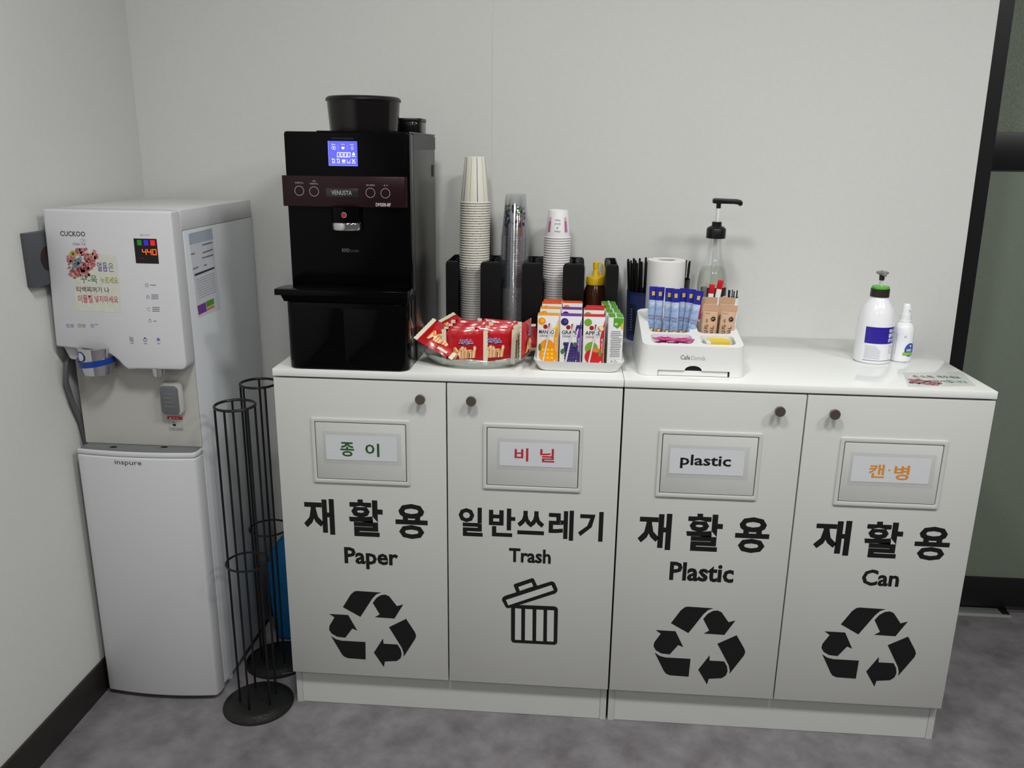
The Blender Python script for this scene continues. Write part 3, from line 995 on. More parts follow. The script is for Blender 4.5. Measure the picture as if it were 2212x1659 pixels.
np_ = build('name_plate', Geo().box(q[0].x, q[1].x, BY-0.0012, BY+0.001, (q[2].z+q[3].z)/2, (q[0].z+q[1].z)/2), mat('name_plate_grey', (66, 62, 64), 0.3, metal=0.7), bd, bevel=0.0005)
ink = Ink(front_map(BY-0.0012))
ink.text('VENUSTA', *bb(716.5, 760, 411.5, 421, y=BY), mat('plate_silver', (200, 198, 200), 0.3, metal=0.4))
ink.build('name_letters', bd)
# screen
q = [at(a, b, y=0.058) for a, b in ((708, 304), (771, 305.5), (773.5, 359), (711, 357.5))]
x0, x1, z0, z1 = (q[0].x+q[3].x)/2, (q[1].x+q[2].x)/2, (q[2].z+q[3].z)/2, (q[0].z+q[1].z)/2
sc_ = build('screen', Geo().box(x0, x1, 0.0570, 0.0585, z0, z1), mat('screen_blue', (84, 86, 226), 0.3, emis=0.9), cm)
ink = Ink(front_map(0.0570))
LCD = mat('screen_white', (214, 216, 255), 0.4, emis=0.95)
LC2 = mat('screen_pale', (150, 152, 246), 0.4, emis=0.9)
w_, h_ = x1-x0, z1-z0
sp2 = lambda a, b: (x0+w_*a, z1-h_*b)
ink.rect(x0, z0, x0+w_*0.012, z1, LC2)
ink.rect(x0, z0, x1, z0+h_*0.02, LC2)
for a, s_ in ((0.19, 'Bean'), (0.51, 'Cleaning'), (0.82, 'Powder')):
    p = sp2(a, 0.135)
    ink.text(s_, p[0]-w_*0.065, p[1]-h_*0.025, p[0]+w_*0.065, p[1]+h_*0.025, LCD)
for a in (0.345, 0.665):
    ink.line([sp2(a, 0.14), sp2(a, 0.36)], 0.0006, LC2)
for a, b in ((0.16, 0.27), (0.225, 0.285)):
    p = sp2(a, b)
    ink.ring(*p, 0.0026, 0.0007, LCD, 0, 14, ry=0.0036)
p = sp2(0.51, 0.28)
ink.poly([(p[0]-0.0035, p[1]+0.0025), (p[0]+0.004, p[1]+0.0025), (p[0]+0.0025, p[1]-0.0025), (p[0]-0.002, p[1]-0.0025)], LCD)
p = sp2(0.83, 0.28)
ink.ring(*p, 0.0026, 0.0007, LCD, 0, 14, ry=0.0034)
for i in range(4):
    ox, oz = sp2(0.30+0.12*i, 0.64)
    sw, sh = w_*0.08, h_*0.18
    ink.line([(ox, oz), (ox+0.001, oz+sh), (ox+sw+0.001, oz+sh), (ox+sw, oz), (ox, oz)], 0.0013, LCD)
p = sp2(0.87, 0.53)
ink.rect(p[0]-0.003, p[1]-0.002, p[0]+0.003, p[1]+0.0022, LCD)
ink.disc(p[0], p[1]+0.003, 0.0016, LCD)
ink.line([sp2(0.80, 0.61), sp2(0.93, 0.615)], 0.0011, LCD)
for i, a in enumerate((0.17, 0.34, 0.52, 0.69, 0.86)):
    p = sp2(a, 0.79)
    if i == 0 or i == 1:
        ink.rect(p[0]-0.0028, p[1]-0.0034, p[0]+0.003, p[1]+0.003, LCD)
        ink.rect(p[0]-0.0018, p[1]-0.0024, p[0]+0.002, p[1]+0.002, MATS['screen_blue'], 1)
        ink.line([(p[0]-0.0045, p[1]+0.0034), (p[0], p[1]+0.0038)], 0.0009, LCD)
    elif i == 2:
        ink.rect(p[0]-0.0036, p[1]-0.003, p[0]+0.0036, p[1]+0.0015, LCD)
        for k in (-1, 0, 1):
            ink.line([(p[0]+0.0028*k, p[1]+0.001), (p[0]+0.0032*k, p[1]+0.0036)], 0.0008, LCD)
    elif i == 3:
        ink.line([(p[0]-0.0038, p[1]+0.003), (p[0]-0.003, p[1]-0.003), (p[0]+0.003, p[1]-0.003), (p[0]+0.0038, p[1]+0.003)], 0.0008, LCD)
    else:
        ink.line([(p[0]-0.0034, p[1]-0.0034), (p[0]+0.0034, p[1]+0.0034)], 0.0014, LCD)
        ink.line([(p[0]-0.0034, p[1]+0.0034), (p[0]+0.0034, p[1]-0.0034)], 0.0014, LCD)
    ink.line([(p[0]-0.0038, p[1]-0.0052), (p[0]+0.0038, p[1]-0.0052)], 0.0009, LCD)
ink.build('screen_icons', sc_)
# brew head
p = at(746, 480, y=0.04)
hx = p.x
g = Geo()
prof = [(0.0, 1.2135), (0.033, 1.2135), (0.0345, 1.218), (0.0345, 1.2585)]
hd = build('brew_head', Geo().lathe(prof, (hx, 0.0585, 0), 40, sy=0.85), MB, cm, smooth=True)
build('chrome_collar', Geo().lathe([(0.0300, 1.2085), (0.0345, 1.2085), (0.0356, 1.2105), (0.0356, 1.2225), (0.0345, 1.2245), (0.0300, 1.2245), (0.0300, 1.2085)], (hx, 0.0585, 0), 40, sy=0.85), CHROME, hd, smooth=True)
p = at(743, 464.5, y=0.0295)
ink = Ink(lambda a, b, h: Vector((a, 0.0292-h-0.25*(a-hx)**2/0.03, b)))
ink.disc(p.x, p.z, 0.0062, CHROME, 1, 20)
ink.disc(p.x+0.0003, p.z, 0.0050, mat('badge_red', (170, 24, 48), 0.3), 2, 20)
ink.build('red_badge', hd)
ink = Ink(front_map(0.058))
ink.text('RFiD', *bb(739, 755.5, 537, 544.5, y=0.058), mat('rfid_grey', (110, 110, 112), 0.5))
ink.text('SYSTEM', *bb(757, 775, 540, 545, y=0.058), mat('rfid_dim', (74, 74, 76), 0.5))
ink.build('reader_lettering', fr)
ink = Ink(front_map(0.058))
for k_ in range(9):
    p = at(716+5.4*k_, 298.5+0.1*k_, y=0.058)
    ink.line([(p.x, p.z), (p.x+0.0036, p.z)], 0.0018, mat('faint_grey', (44, 44, 52), 0.5))
ink.build('faint_lettering', fr)
# drip tray and drawers
dt = build('drip_tray', Geo().prism([(0.0195, -0.007), (0.318, -0.007), (0.3185, 0.000), (0.319, 0.0575), (0.03, 0.0575), (0.0195, 0.030)], 'z', 1.0675, 1.0815), MATS['black_gloss_plastic'], cm, bevel=0.0018)
build('drip_grid', Geo().box(0.055, 0.300, 0.008, 0.054, 1.0815, 1.0825), mat('grid_black', (5, 5, 6), 0.08), dt)
k = at(0, 0, z=1)
build('tray_neck', Geo().loft([[(0.030, 0.003, 1.0675), (0.317, 0.003, 1.0675), (0.317, 0.10, 1.0675), (0.030, 0.10, 1.0675)],
                               [(0.036, 0.008, 1.052), (0.3145, 0.008, 1.052), (0.3145, 0.10, 1.052), (0.036, 0.10, 1.052)]]), MB, cm)
bs = build('base_box', Geo().rbox(0.0365, 0.3145, 0.0045, 0.104, Z0, 1.0515, 0.026, 7, (1, 1, 0, 0)), MATS['black_gloss_plastic'], cm, bevel=0.003)
build('grounds_drawer', Geo().prism(rrect(0.062, 0.170, Z0+0.018, 1.040, 0.008, 3), 'y', 0.0035, 0.0046), MATS['black_gloss_plastic'], bs, bevel=0.0004)
build('water_drawer', Geo().prism(rrect(0.172, 0.288, Z0+0.018, 1.040, 0.008, 3), 'y', 0.0035, 0.0046), MATS['black_gloss_plastic'], bs, bevel=0.0004)
# hopper and small canister
HOP = mat('smoked_hopper', (16, 11, 11), 0.16)
hp = build('bean_hopper', Geo().lathe([(0.0785, 1.4195), (0.0835, 1.489), (0.075, 1.489)], (0.184, 0.2, 0), 48), HOP, cm, smooth=True)
build('hopper_lid', Geo().lathe([(0.0, 1.487), (0.0855, 1.487), (0.0865, 1.4895), (0.0845, 1.494), (0.080, 1.497), (0.0, 1.4985)], (0.184, 0.2, 0), 48), MATS['black_plastic'], cm, smooth=True)
build('powder_canister', Geo().rbox(0.205, 0.3, 0.285, 0.38, 1.4165, 1.447, 0.02, 5), HOP, cm, bevel=0.002)
build('canister_lid', Geo().rbox(0.204, 0.301, 0.284, 0.381, 1.447, 1.4555, 0.02, 5), MATS['black_plastic'], cm, bevel=0.002)
build('side_latch', Geo().box(0.3155, 0.3168, 0.355, 0.378, 1.317, 1.346), mat('latch_dark', (12, 12, 12), 0.5), cm)

# ================================================================== WIRE STANDS AND THE BLUE CONTAINER
WIRE = mat('black_wire', (14, 14, 14), 0.3)
BASEM = mat('hammered_black', (26, 26, 25), 0.32, bump=(260, 0.5))


def wire_stand(cx, cy, feet, label):
    t = thing('cup_stand', label, 'wire stand', (cx, cy, 0.0))
    build('base', Geo().lathe([(0.086, 0.0), (0.0885, 0.002), (0.0875, 0.005), (0.078, 0.008), (0.070, 0.0135), (0.064, 0.0155), (0.0, 0.0165)], (cx, cy, 0), 48), BASEM, t, smooth=True)
    for zz, rr, tr in ((0.806, 0.0455, 0.0034), (0.405, 0.0505, 0.0028)):
        build('ring', Geo().tube([(cx+rr*math.cos(2*PI*i/40), cy+rr*math.sin(2*PI*i/40), zz) for i in range(40)], tr, 8, True), WIRE, t, smooth=True)
    for a in feet:
        x, y = cx+0.0448*math.cos(a), cy+0.0448*math.sin(a)
        build('rod', Geo().tube([(x, y, 0.013), (x, y, 0.806)], 0.0029, 8), WIRE, t, smooth=True)
    return t


st = wire_stand(-0.0935, -0.001, [math.radians(d) for d in (200, 261, 330, 30, 120)], 'front black wire cup stand with a round hammered base')
st2 = wire_stand(-0.108, 0.188, [math.radians(d) for d in (200, 235, 310, 20, 110)], 'rear black wire cup stand half hidden by the cabinet')
ink = Ink(lambda a, b, h: Vector((-0.108+a, 0.188+b, 0.0085+h)))
for k in range(7):
    ink.line([(0.036+0.005*k, -0.0735+0.0022*k), (0.039+0.005*k, -0.0720+0.0022*k)], 0.0022 if k < 4 else 0.0014, mat('base_print', (150, 150, 150), 0.5))
ink.build('base_print', st2)
blue = Geo().prism([(-0.146, 0.0), (-0.160, 0.10), (-0.164, 0.235), (-0.150, 0.285), (-0.110, 0.335), (-0.02, 0.338), (-0.012, 0.30), (-0.012, 0.0)], 'y', 0.285, 0.43)
tag(build('blue_container', blue, mat('blue_plastic', (22, 108, 166), 0.35), loc=(-0.08, 0.37, 0.0), bevel=0.012, bseg=3, ang=15), 'blue plastic container on the floor between dispenser and cabinet', 'container')

# ================================================================== CUP HOLDER AND CUPS
HB = mat('holder_black', (13, 13, 14), 0.36)
HY0, HY1, HZ = 0.335, 0.475, 1.108
HYC = (HY0+HY1)/2
ch = thing('cup_holder', 'black four-compartment cup holder against the back wall', 'cup holder', (0.572, HYC, TOP))
build('base_plate', Geo().rbox(0.350, 0.795, HY0, HY1, TOP+0.0005, TOP+0.006, 0.012), HB, ch, bevel=0.001)


def hourglass(cx, half, waist, left=True, right=True, n=9):
    """top outline of a divider: concave towards each compartment"""
    pts = []
    for i in range(n+1):
        s = -1+2*i/n
        pts.append((cx+(half-(half-waist)*math.sqrt(max(0, 1-s*s)) if right else half), HY0+(HY1-HY0)*i/n))
    for i in range(n, -1, -1):
        s = -1+2*i/n
        pts.append((cx-(half-(half-waist)*math.sqrt(max(0, 1-s*s)) if left else half), HY0+(HY1-HY0)*i/n))
    return pts


def divider(cx, half, waist, left=True, right=True):
    o = hourglass(cx, half, waist, left, right)
    cyy = HYC
    rings = []
    for z, k, kd in ((TOP+0.006, 1, 1), (HZ-0.012, 1, 1), (HZ-0.006, 0.97, 0.995), (HZ-0.002, 0.88, 0.99), (HZ, 0.76, 0.98), (HZ-0.001, 0.68, 0.955), (HZ-0.06, 0.66, 0.95)):
        rings.append([(cx+(x-cx)*k, cyy+(y-cyy)*kd, z) for x, y in o])
    build('divider', Geo().loft(rings), HB, ch, smooth=True, sharp=50)


divider(0.3675, 0.0165, 0.0045, left=False)
divider(0.4680, 0.0270, 0.005)
divider(0.5750, 0.0270, 0.005)
divider(0.6805, 0.0275, 0.006)
divider(0.7785, 0.0160, 0.005, right=False)
for a, b in ((0.384, 0.441), (0.494, 0.547), (0.600, 0.653), (0.708, 0.763)):
    build('back_panel', Geo().box(a, b, 0.468, 0.4745, TOP+0.006, TOP+0.10), HB, ch)

CUPZ = TOP+0.0062
CUP_W = mat('paper_cup_cream', (226, 224, 214), 0.55)
CUP_V = mat('paper_cup_white', (232, 232, 232), 0.5)
BRN = mat('cup_line_brown', (62, 52, 46), 0.6)
LIM = mat('cup_line_lime', (196, 206, 82), 0.6)


def cup_geo(r0, r1, h, base_mat, seg=36, stripes=None, thick=False):
    g = Geo().use(base_mat)
    rim = 0.0022
    prof = [(r0-0.0006, 0.0006), (r0-0.0003, 0.0), (r0+0.0006, 0.0006), (r0+0.0011, rim), (r0+0.0003, rim+0.0012), (r0-0.0016, rim+0.0016), (r1, h-0.0006), (r1-0.0008, h), (r1-0.0018, h-0.0004), (r1-0.0022, h-0.006), (0.0, h-0.006)]
    g.lathe(prof, (0, 0, 0), seg, cap=False)
    if stripes:
        for a, w_, m_, z0, z1 in stripes:
            g.use(m_)
            zz = [z0, z1]
            def pt(t, z):
                rr = (r0-0.0016)+(r1-(r0-0.0016))*(z-rim-0.0018)/(h-0.0024-rim)+0.00018
                return (rr*math.sin(t), -rr*math.cos(t), z)
            da = w_/r0/2
            n = max(1, int(w_/0.006))
            for i in range(n):
                a0 = a-da+2*da*i/n
                a1 = a-da+2*da*(i+1)/n
                g.poly([pt(a0, z0), pt(a1, z0), pt(a1, z1), pt(a0, z1)])
    return g


def stack(name, geo, cx, n, step, label, toplabel, cat, group, spin, jit=0.00008):
    first = None
    for i in range(n):
        if first is None:
            o = build(name, geo, None, smooth=True, sharp=60)
            first = o
        else:
            o = first.copy()
            COL.objects.link(o)
        o.location = (cx+random.uniform(-jit, jit)-0.004*math.sin(i/n*PI)*0.4, 0.405+random.uniform(-jit, jit), CUPZ+i*step)
        o.rotation_euler = (0, 0, spin(i))
        tag(o, toplabel if i == n-1 else label, cat, group)
    return o


lines = []
for k in range(12):
    lines.append((2*PI*k/12+0.28, 0.0019, BRN if k % 2 == 0 else LIM, 0.0045, 0.1145))
top1 = stack('paper_cup', cup_geo(0.0392, 0.0262, 0.1165, CUP_W, stripes=lines), 0.419, 56, 0.00632,
             'cream paper cup in the tall upturned stack next to the coffee machine', 'top cup of the tall stack, cream with thin brown and lime stripes', 'cup', 'tall cream paper cup stack',
             lambda i: 0.0 if i == 55 else (i*0.37+random.uniform(-0.3, 0.3)))
CLEAR = film('clear_cup', (205, 214, 224), 0.04, 0.08, 0.15)
NAVY = film('clear_cup_navy', (32, 38, 74), 0.5, 0.2, 0.05)
CRED = film('clear_cup_red', (170, 70, 50), 0.25, 0.2, 0.05)
strp = [(-0.72, 0.011, NAVY, 0.006, 0.07), (0.42, 0.003, CRED, 0.006, 0.075)]
top2 = stack('clear_cup', cup_geo(0.0372, 0.0262, 0.110, CLEAR, 32, stripes=strp), 0.5245, 44, 0.0061,
             'clear plastic cup in the upturned middle stack', 'top cup of the clear plastic stack, with dark printed figures', 'cup', 'clear plastic cup stack', lambda i: random.uniform(-0.06, 0.06), 0.0)
top3 = stack('small_cup', cup_geo(0.0347, 0.0252, 0.0715, CUP_V, 32), 0.6355, 43, 0.00625,
             'small white paper cup in the short upturned stack beside the honey bottle', 'top cup of the short stack, white with pink print', 'cup', 'short white paper cup stack', lambda i: 0.0)


def cone_ink(top, r0, r1, h):
    c = Vector(top.location)
    rf = lambda z: (r0-0.0016)+(r1-(r0-0.0016))*((z-c.z)-0.004)/(h-0.0046)+0.0002
    return Ink(cyl_map_r(c.x, c.y, rf, r0*0.8)), c.z


ink, z0 = cone_ink(top3, 0.0347, 0.0252, 0.0715)
PINK = mat('cup_pink', (190, 112, 160), 0.55)
for s in (-1, 1):
    ink.poly([(s*0.0215-0.004, z0+0.016), (s*0.0215+0.004, z0+0.016), (s*0.0215+0.004, z0+0.044), (s*0.0215-0.004, z0+0.044)], PINK)
    ink.poly([(s*0.0215-0.004, z0+0.044), (s*0.0215+0.004, z0+0.044), (s*0.0215+0.004, z0+0.054), (s*0.0215-0.004, z0+0.054)], mat('cup_pink_pale', (214, 186, 204), 0.55))
for k, s_ in enumerate(('Have', 'a', 'Good', 'Time!')):
    ink.text(s_, -0.004, z0+0.016+0.0095*k, 0.004, z0+0.0205+0.0095*k, mat('cup_script', (110, 90, 104), 0.55), 1, rot=PI, shear=0.3, keep=True)
ink.build('printed_design', top3)
ink, z0 = cone_ink(top2, 0.0372, 0.0262, 0.110)
DGR = [mat('print_dark', (40, 44, 42), 0.5), mat('print_green', (44, 96, 48), 0.5), mat('print_grey', (120, 122, 118), 0.5), mat('print_navy', (40, 44, 84), 0.5), mat('print_red', (176, 60, 50), 0.5)]
rnd = random.Random(11)
for k in range(70):
    a = rnd.choice((-0.026, -0.017, -0.008, 0.004, 0.014, 0.024))+rnd.uniform(-0.004, 0.004)
    b = rnd.uniform(0.030, 0.082)
    m_ = DGR[0] if rnd.random() < 0.4 else (DGR[1] if b > 0.06 and rnd.random() < 0.7 else rnd.choice(DGR[2:4]))
    ink.disc(a, z0+b, rnd.uniform(0.0012, 0.0036), m_, k % 3, 7, rnd.uniform(0.002, 0.006))
ink.rect(0.0145, z0+0.008, 0.017, z0+0.045, DGR[4], 3)
ink.build('printed_figures', top2)

# crumpled plastic sleeves around the lower cups
SLV = film('sleeve_film', (220, 220, 224), 0.14, 0.10, 0.30, bump=(70, 1.0))


def sleeve(cx, r, z1, amp, label, sd, bulge=0.0):
    rnd = random.Random(sd)
    rings = []
    nz, ns = 16, 44
    for j in range(nz+1):
        z = CUPZ+0.0005+(z1-CUPZ)*j/nz
        b_ = bulge*math.exp(-((j/nz-0.62)/0.2)**2)
        rings.append([(cx+(r+b_+amp*rnd.random())*math.cos(2*PI*i/ns), 0.405+(r+b_+amp*rnd.random())*math.sin(2*PI*i/ns), z+(rnd.uniform(-0.004, 0.006) if j == nz else 0)) for i in range(ns)])
    o = build('plastic_sleeve', Geo().loft(rings, False, False), SLV, loc=(cx, 0.405, CUPZ), smooth=True, sharp=180)
    tag(o, label, 'plastic sleeve')


sleeve(0.418, 0.0416, 1.085, 0.0014, 'crumpled clear sleeve around the foot of the tall cream cup stack', 1)
sleeve(0.5245, 0.0396, 1.035, 0.0014, 'crumpled clear sleeve around the foot of the clear cup stack', 2, 0.001)
sleeve(0.635, 0.0372, 1.062, 0.0016, 'crumpled clear sleeve around the foot of the short white cup stack', 3)

# honey bottle with the yellow squeeze cap
hb = thing('honey_bottle', 'brown honey squeeze bottle with a yellow nozzle cap in the cup holder', 'bottle', (0.7385, 0.405, CUPZ))
hx, hy = 0.7385, 0.405
build('bottle', Geo().lathe([(0.0, CUPZ), (0.029, CUPZ), (0.0305, CUPZ+0.003), (0.0305, 1.018), (0.029, 1.030), (0.0235, 1.043), (0.0225, 1.049), (0.0, 1.049)], (hx, hy, 0), 32), mat('honey_brown', (66, 36, 24), 0.12, coat=0.5), hb, smooth=True)
YC = mat('yellow_cap', (226, 186, 22), 0.4)
build('cap', Geo().lathe([(0.0, 1.0465), (0.0245, 1.0465), (0.0247, 1.0495), (0.0240, 1.064), (0.0225, 1.067), (0.010, 1.0685), (0.0085, 1.071), (0.0060, 1.090), (0.0, 1.090)], (hx, hy, 0), 32), YC, hb, smooth=True)
build('nozzle_plug', Geo().lathe([(0.0, 1.0885), (0.0072, 1.0885), (0.0072, 1.1035), (0.0060, 1.1045), (0.0, 1.1045)], (hx-0.0005, hy, 0), 20), YC, hb, smooth=True)
build('cap_post', Geo().lathe([(0.004, 1.066), (0.004, 1.0765), (0.0, 1.0770)], (hx+0.0135, hy, 0), 14), YC, hb, smooth=True)
build('cap_strap', Geo().tube([(hx+0.006, hy, 1.1030), (hx+0.014, hy, 1.1025), (hx+0.0205, hy-0.002, 1.096), (hx+0.023, hy-0.003, 1.084), (hx+0.0225, hy-0.002, 1.068)], 0.0016, 6), YC, hb, smooth=True)

# ================================================================== SNACK PLATE
gp = Geo()
pcx, pcy = 0.456, 0.118
rings = []
NS = 72
for fr_, z, wav in ((0.70, TOP+0.0005, 0), (0.78, TOP+0.002, 0), (0.88, TOP+0.009, 0.01), (0.96, TOP+0.018, 0.025), (1.0, TOP+0.0235, 0.04), (0.985, TOP+0.0255, 0.04), (0.94, TOP+0.0205, 0.025), (0.85, TOP+0.012, 0.01), (0.75, TOP+0.006, 0), (0.4, TOP+0.0052, 0)):
    ring = []
    for i in range(NS):
        a = 2*PI*i/NS
        k = fr_*(1+wav*math.cos(8*a+0.5)*0.5)
        ring.append((pcx+0.124*k*math.cos(a), pcy+0.086*k*math.sin(a), z+(0.0025*math.cos(8*a+0.5) if wav > 0.02 else 0)))
    rings.append(ring)
gp.loft(rings)
plate = thing('glass_plate', 'pale green scalloped glass plate holding red snack packs', 'plate', (pcx, pcy, TOP))
GLS = film('plate_glass', (206, 226, 214), 0.34, 0.05, 0.16, bump=(60, 0.3))
build('dish', gp, GLS, plate, smooth=True)
ink = Ink(lambda a, b, h: Vector((pcx+(0.104+b*0.5)*math.cos(a), pcy+(0.072+b*0.35)*math.sin(a)-h*2, TOP+0.006+b)))
rnd = random.Random(5)
for k in range(26):
    a = -PI/2+rnd.uniform(-0.75, 0.75)
    b = rnd.uniform(0.002, 0.010)
    ink.poly([(a, b), (a+0.02, b+0.001), (a+0.045, b+0.003), (a+0.02, b+0.0025)], mat('plate_etch', (120, 140, 128), 0.5))
ink.build('etched_pattern', plate)

RED_W = mat('snack_red', (184, 18, 30), 0.28, coat=0.3)
CREAM = mat('snack_cream', (222, 218, 192), 0.45)
SBLUE = mat('snack_blue', (36, 50, 150), 0.45)
SORG = mat('snack_orange', (222, 128, 40), 0.45)
SPEACH = mat('snack_peach', (246, 216, 172), 0.45)
PW, PH, PT = 0.088, 0.083, 0.017


def pillow_y(u, v, w, h, t):
    a, b = min(1, abs(2*u/w)), min(1, abs(2*v/h))
    return t/2*(1-a**3.0)**0.6*(1-b**2.6)**0.6


def snack():
    t = thing('snack_pack', 'red snack pack', 'snack', (0, 0, 0), 'red snack packs on the glass plate')
    g = Geo()
    nu, nv = 12, 10
    for s in (-1, 1):
        vs_ = []
        for j in range(nv+1):
            for i in range(nu+1):
                u, v = -PW/2+PW*i/nu, -PH/2+PH*j/nv
                wob = 0.0012*math.sin(u*190+v*60)+0.0010*math.sin(v*230)
                vs_.append((u, s*(pillow_y(u, v, PW, PH, PT)+(wob if 0 < i < nu and 0 < j < nv else 0)), v+PH/2))
        fs_ = [(j*(nu+1)+i, j*(nu+1)+i+1, (j+1)*(nu+1)+i+1, (j+1)*(nu+1)+i) for j in range(nv) for i in range(nu)]
        g.add(vs_, fs_)
    build('wrapper', g, RED_W, t, smooth=True, sharp=80)
    for s in (-1, 1):
        n = 18
        pts = [(s*(PW/2-0.001), 0.001), (s*(PW/2-0.001), PH-0.001)]
        for i in range(n, -1, -1):
            pts.append((s*(PW/2+0.0085+(0.0012 if i % 2 else 0)), 0.0005+(PH-0.001)*i/n))
        build('crimp', Geo().prism(pts, 'y', -0.0009, 0.0009), CREAM, t)
    fm_ = lambda a, b, h: Vector((a, -(pillow_y(a, b-PH/2, PW, PH, PT)+0.0016+0.0012*math.sin(a*190+(b-PH/2)*60)+h*2), b))
    ink = Ink(fm_)
    ink.text('오예스', -0.013, 0.0495, 0.021, 0.0635, INK_WHITE, 1, bold=0.055)
    ink.text('오예스', -0.013, 0.0495, 0.021, 0.0635, SBLUE, 2, bold=0.012)
    ink.text('Mini', -0.029, 0.0165, 0.029, 0.0455, SPEACH, 1, bold=0.055, shear=0.25, rot=0.12)
    ink.text('Mini', -0.029, 0.0165, 0.029, 0.0455, SORG, 2, bold=-0.012, shear=0.25, rot=0.12)
    ink.poly([(0.008, 0.0045), (0.036, 0.0052), (0.034, 0.008), (0.036, 0.011), (0.008, 0.0105), (0.010, 0.0075)], CREAM, 1)
    ink.build('front_print', t)
    return t


sn0 = snack()
xa, xb = at(1004, 747, y=0.066).x, at(1063, 747, y=0.084).x
SN = [  # centre x, y, base height, lean back, in-plane turn, yaw, label
    (xa, 0.066, 0.0065, 0.0, 0.0, 0.0, 'front left red snack pack standing on the glass plate, its name fully readable'),
    (xa+0.003, 0.091, 0.0075, -0.08, -0.04, 0.02, 'red snack pack right behind the front left one'),
    (xa+0.010, 0.114, 0.0095, -0.10, -0.07, -0.02, 'third red snack pack of the left row on the plate'),
    (xa+0.010, 0.1375, 0.0115, -0.10, 0.03, 0.02, 'rearmost red snack pack of the left row, before the tall cup stack'),
    (xb+0.002, 0.0785, 0.0065, -0.04, 0.03, 0.05, 'front right red snack pack half covered by the front left one'),
    (xb+0.006, 0.1025, 0.0075, -0.08, -0.04, 0.05, 'second red snack pack of the right row on the plate'),
    (xb+0.006, 0.1258, 0.0095, -0.11, 0.02, 0.04, 'third red snack pack of the right row on the plate'),
    (xb+0.009, 0.1490, 0.0110, -0.10, 0.07, 0.05, 'rearmost red snack pack of the right row, before the clear cups'),
    (0.5740, 0.083, 0.0240, 0.0, 0.05, 1.40, 'red snack pack standing edge-on at the right end of the plate'),
    (0.3800, 0.084, 0.0235, -0.95, 0.75, 0.35, 'lower red snack pack tipped over the left rim of the plate'),
    (0.3865, 0.215, 0.0210, -1.035, 0.78, -0.04, 'upper red snack pack tipped left beside the coffee machine'),
    (0.5530, 0.222, 0.0130, -1.12, 1.40, -0.10, 'red snack pack lying on its side next to the juice boxes'),
]
for i, (x, y, z, pit, rol, yaw, lab) in enumerate(SN):
    o = sn0 if i == 0 else copy_tree(sn0)
    R_ = Matrix.Rotation(yaw, 3, 'Z') @ Matrix.Rotation(pit, 3, 'X') @ Matrix.Rotation(rol, 3, 'Y')
    c = R_ @ Vector((0, 0, PH/2))
    low_ = min((R_ @ Vector((sx_*(PW/2+0.009), 0, sz_))).z for sx_ in (-1, 1) for sz_ in (0, PH))
    o.rotation_mode = 'XYZ'
    o.rotation_euler = R_.to_euler('XYZ')
    o.location = (x-c.x, y-c.y, TOP+z-low_)
    tag(o, lab, 'snack', 'red snack packs on the glass plate')

# ================================================================== JUICE BOXES ON THEIR TRAY
tcx, tcy = 0.6985, 0.1845
tray = thing('serving_tray', 'white rectangular tray holding the juice boxes', 'tray', (tcx, tcy, TOP))
def trr(hw, hd, r, z):
    return [(tcx+x, tcy+y, z) for x, y in rrect(-hw, hw, -hd, hd, r, 5)]
rings = [trr(0.088, 0.1255, 0.018, TOP+0.0005), trr(0.092, 0.1295, 0.020, TOP+0.004), trr(0.1025, 0.1410, 0.022, TOP+0.0245), trr(0.1035, 0.1420, 0.022, TOP+0.0262), trr(0.1020, 0.1405, 0.021, TOP+0.0262), trr(0.0915, 0.1290, 0.019, TOP+0.008), trr(0.089, 0.1265, 0.018, TOP+0.0065)]
build('dish', Geo().loft(rings), mat('tray_white', (228, 229, 226), 0.25, coat=0.3), tray, smooth=True, sharp=60)
JW, JH, JD = 0.0495, 0.1155, 0.035
CART = mat('carton_white', (226, 228, 228), 0.3)
STRAW_W = mat('straw_wrap', (226, 222, 224), 0.25)
JUICE = {
    'MANGO': dict(col=(232, 158, 30), pic=(240, 150, 20), pic2=(250, 196, 40), leaf=(90, 120, 40), word='MANGO', wc=(60, 130, 60)),
    'GRAPE': dict(col=(118, 62, 160), pic=(50, 38, 96), pic2=(80, 66, 140), leaf=(60, 120, 50), word='GRAPE', wc=(90, 80, 100)),
    'APPLE': dict(col=(200, 36, 44), pic=(200, 30, 36), pic2=(120, 170, 50), leaf=(90, 150, 50), word='APPLE', wc=(190, 50, 50)),
    'ORANGE': dict(col=(226, 92, 34), pic=(236, 130, 24), pic2=(244, 160, 50), leaf=(90, 140, 50), word='ORANGE', wc=(200, 90, 30)),
    'GREEN': dict(col=(86, 164, 40), pic=(226, 186, 40), pic2=(236, 206, 60), leaf=(90, 150, 50), word='', wc=(80, 150, 40)),
}


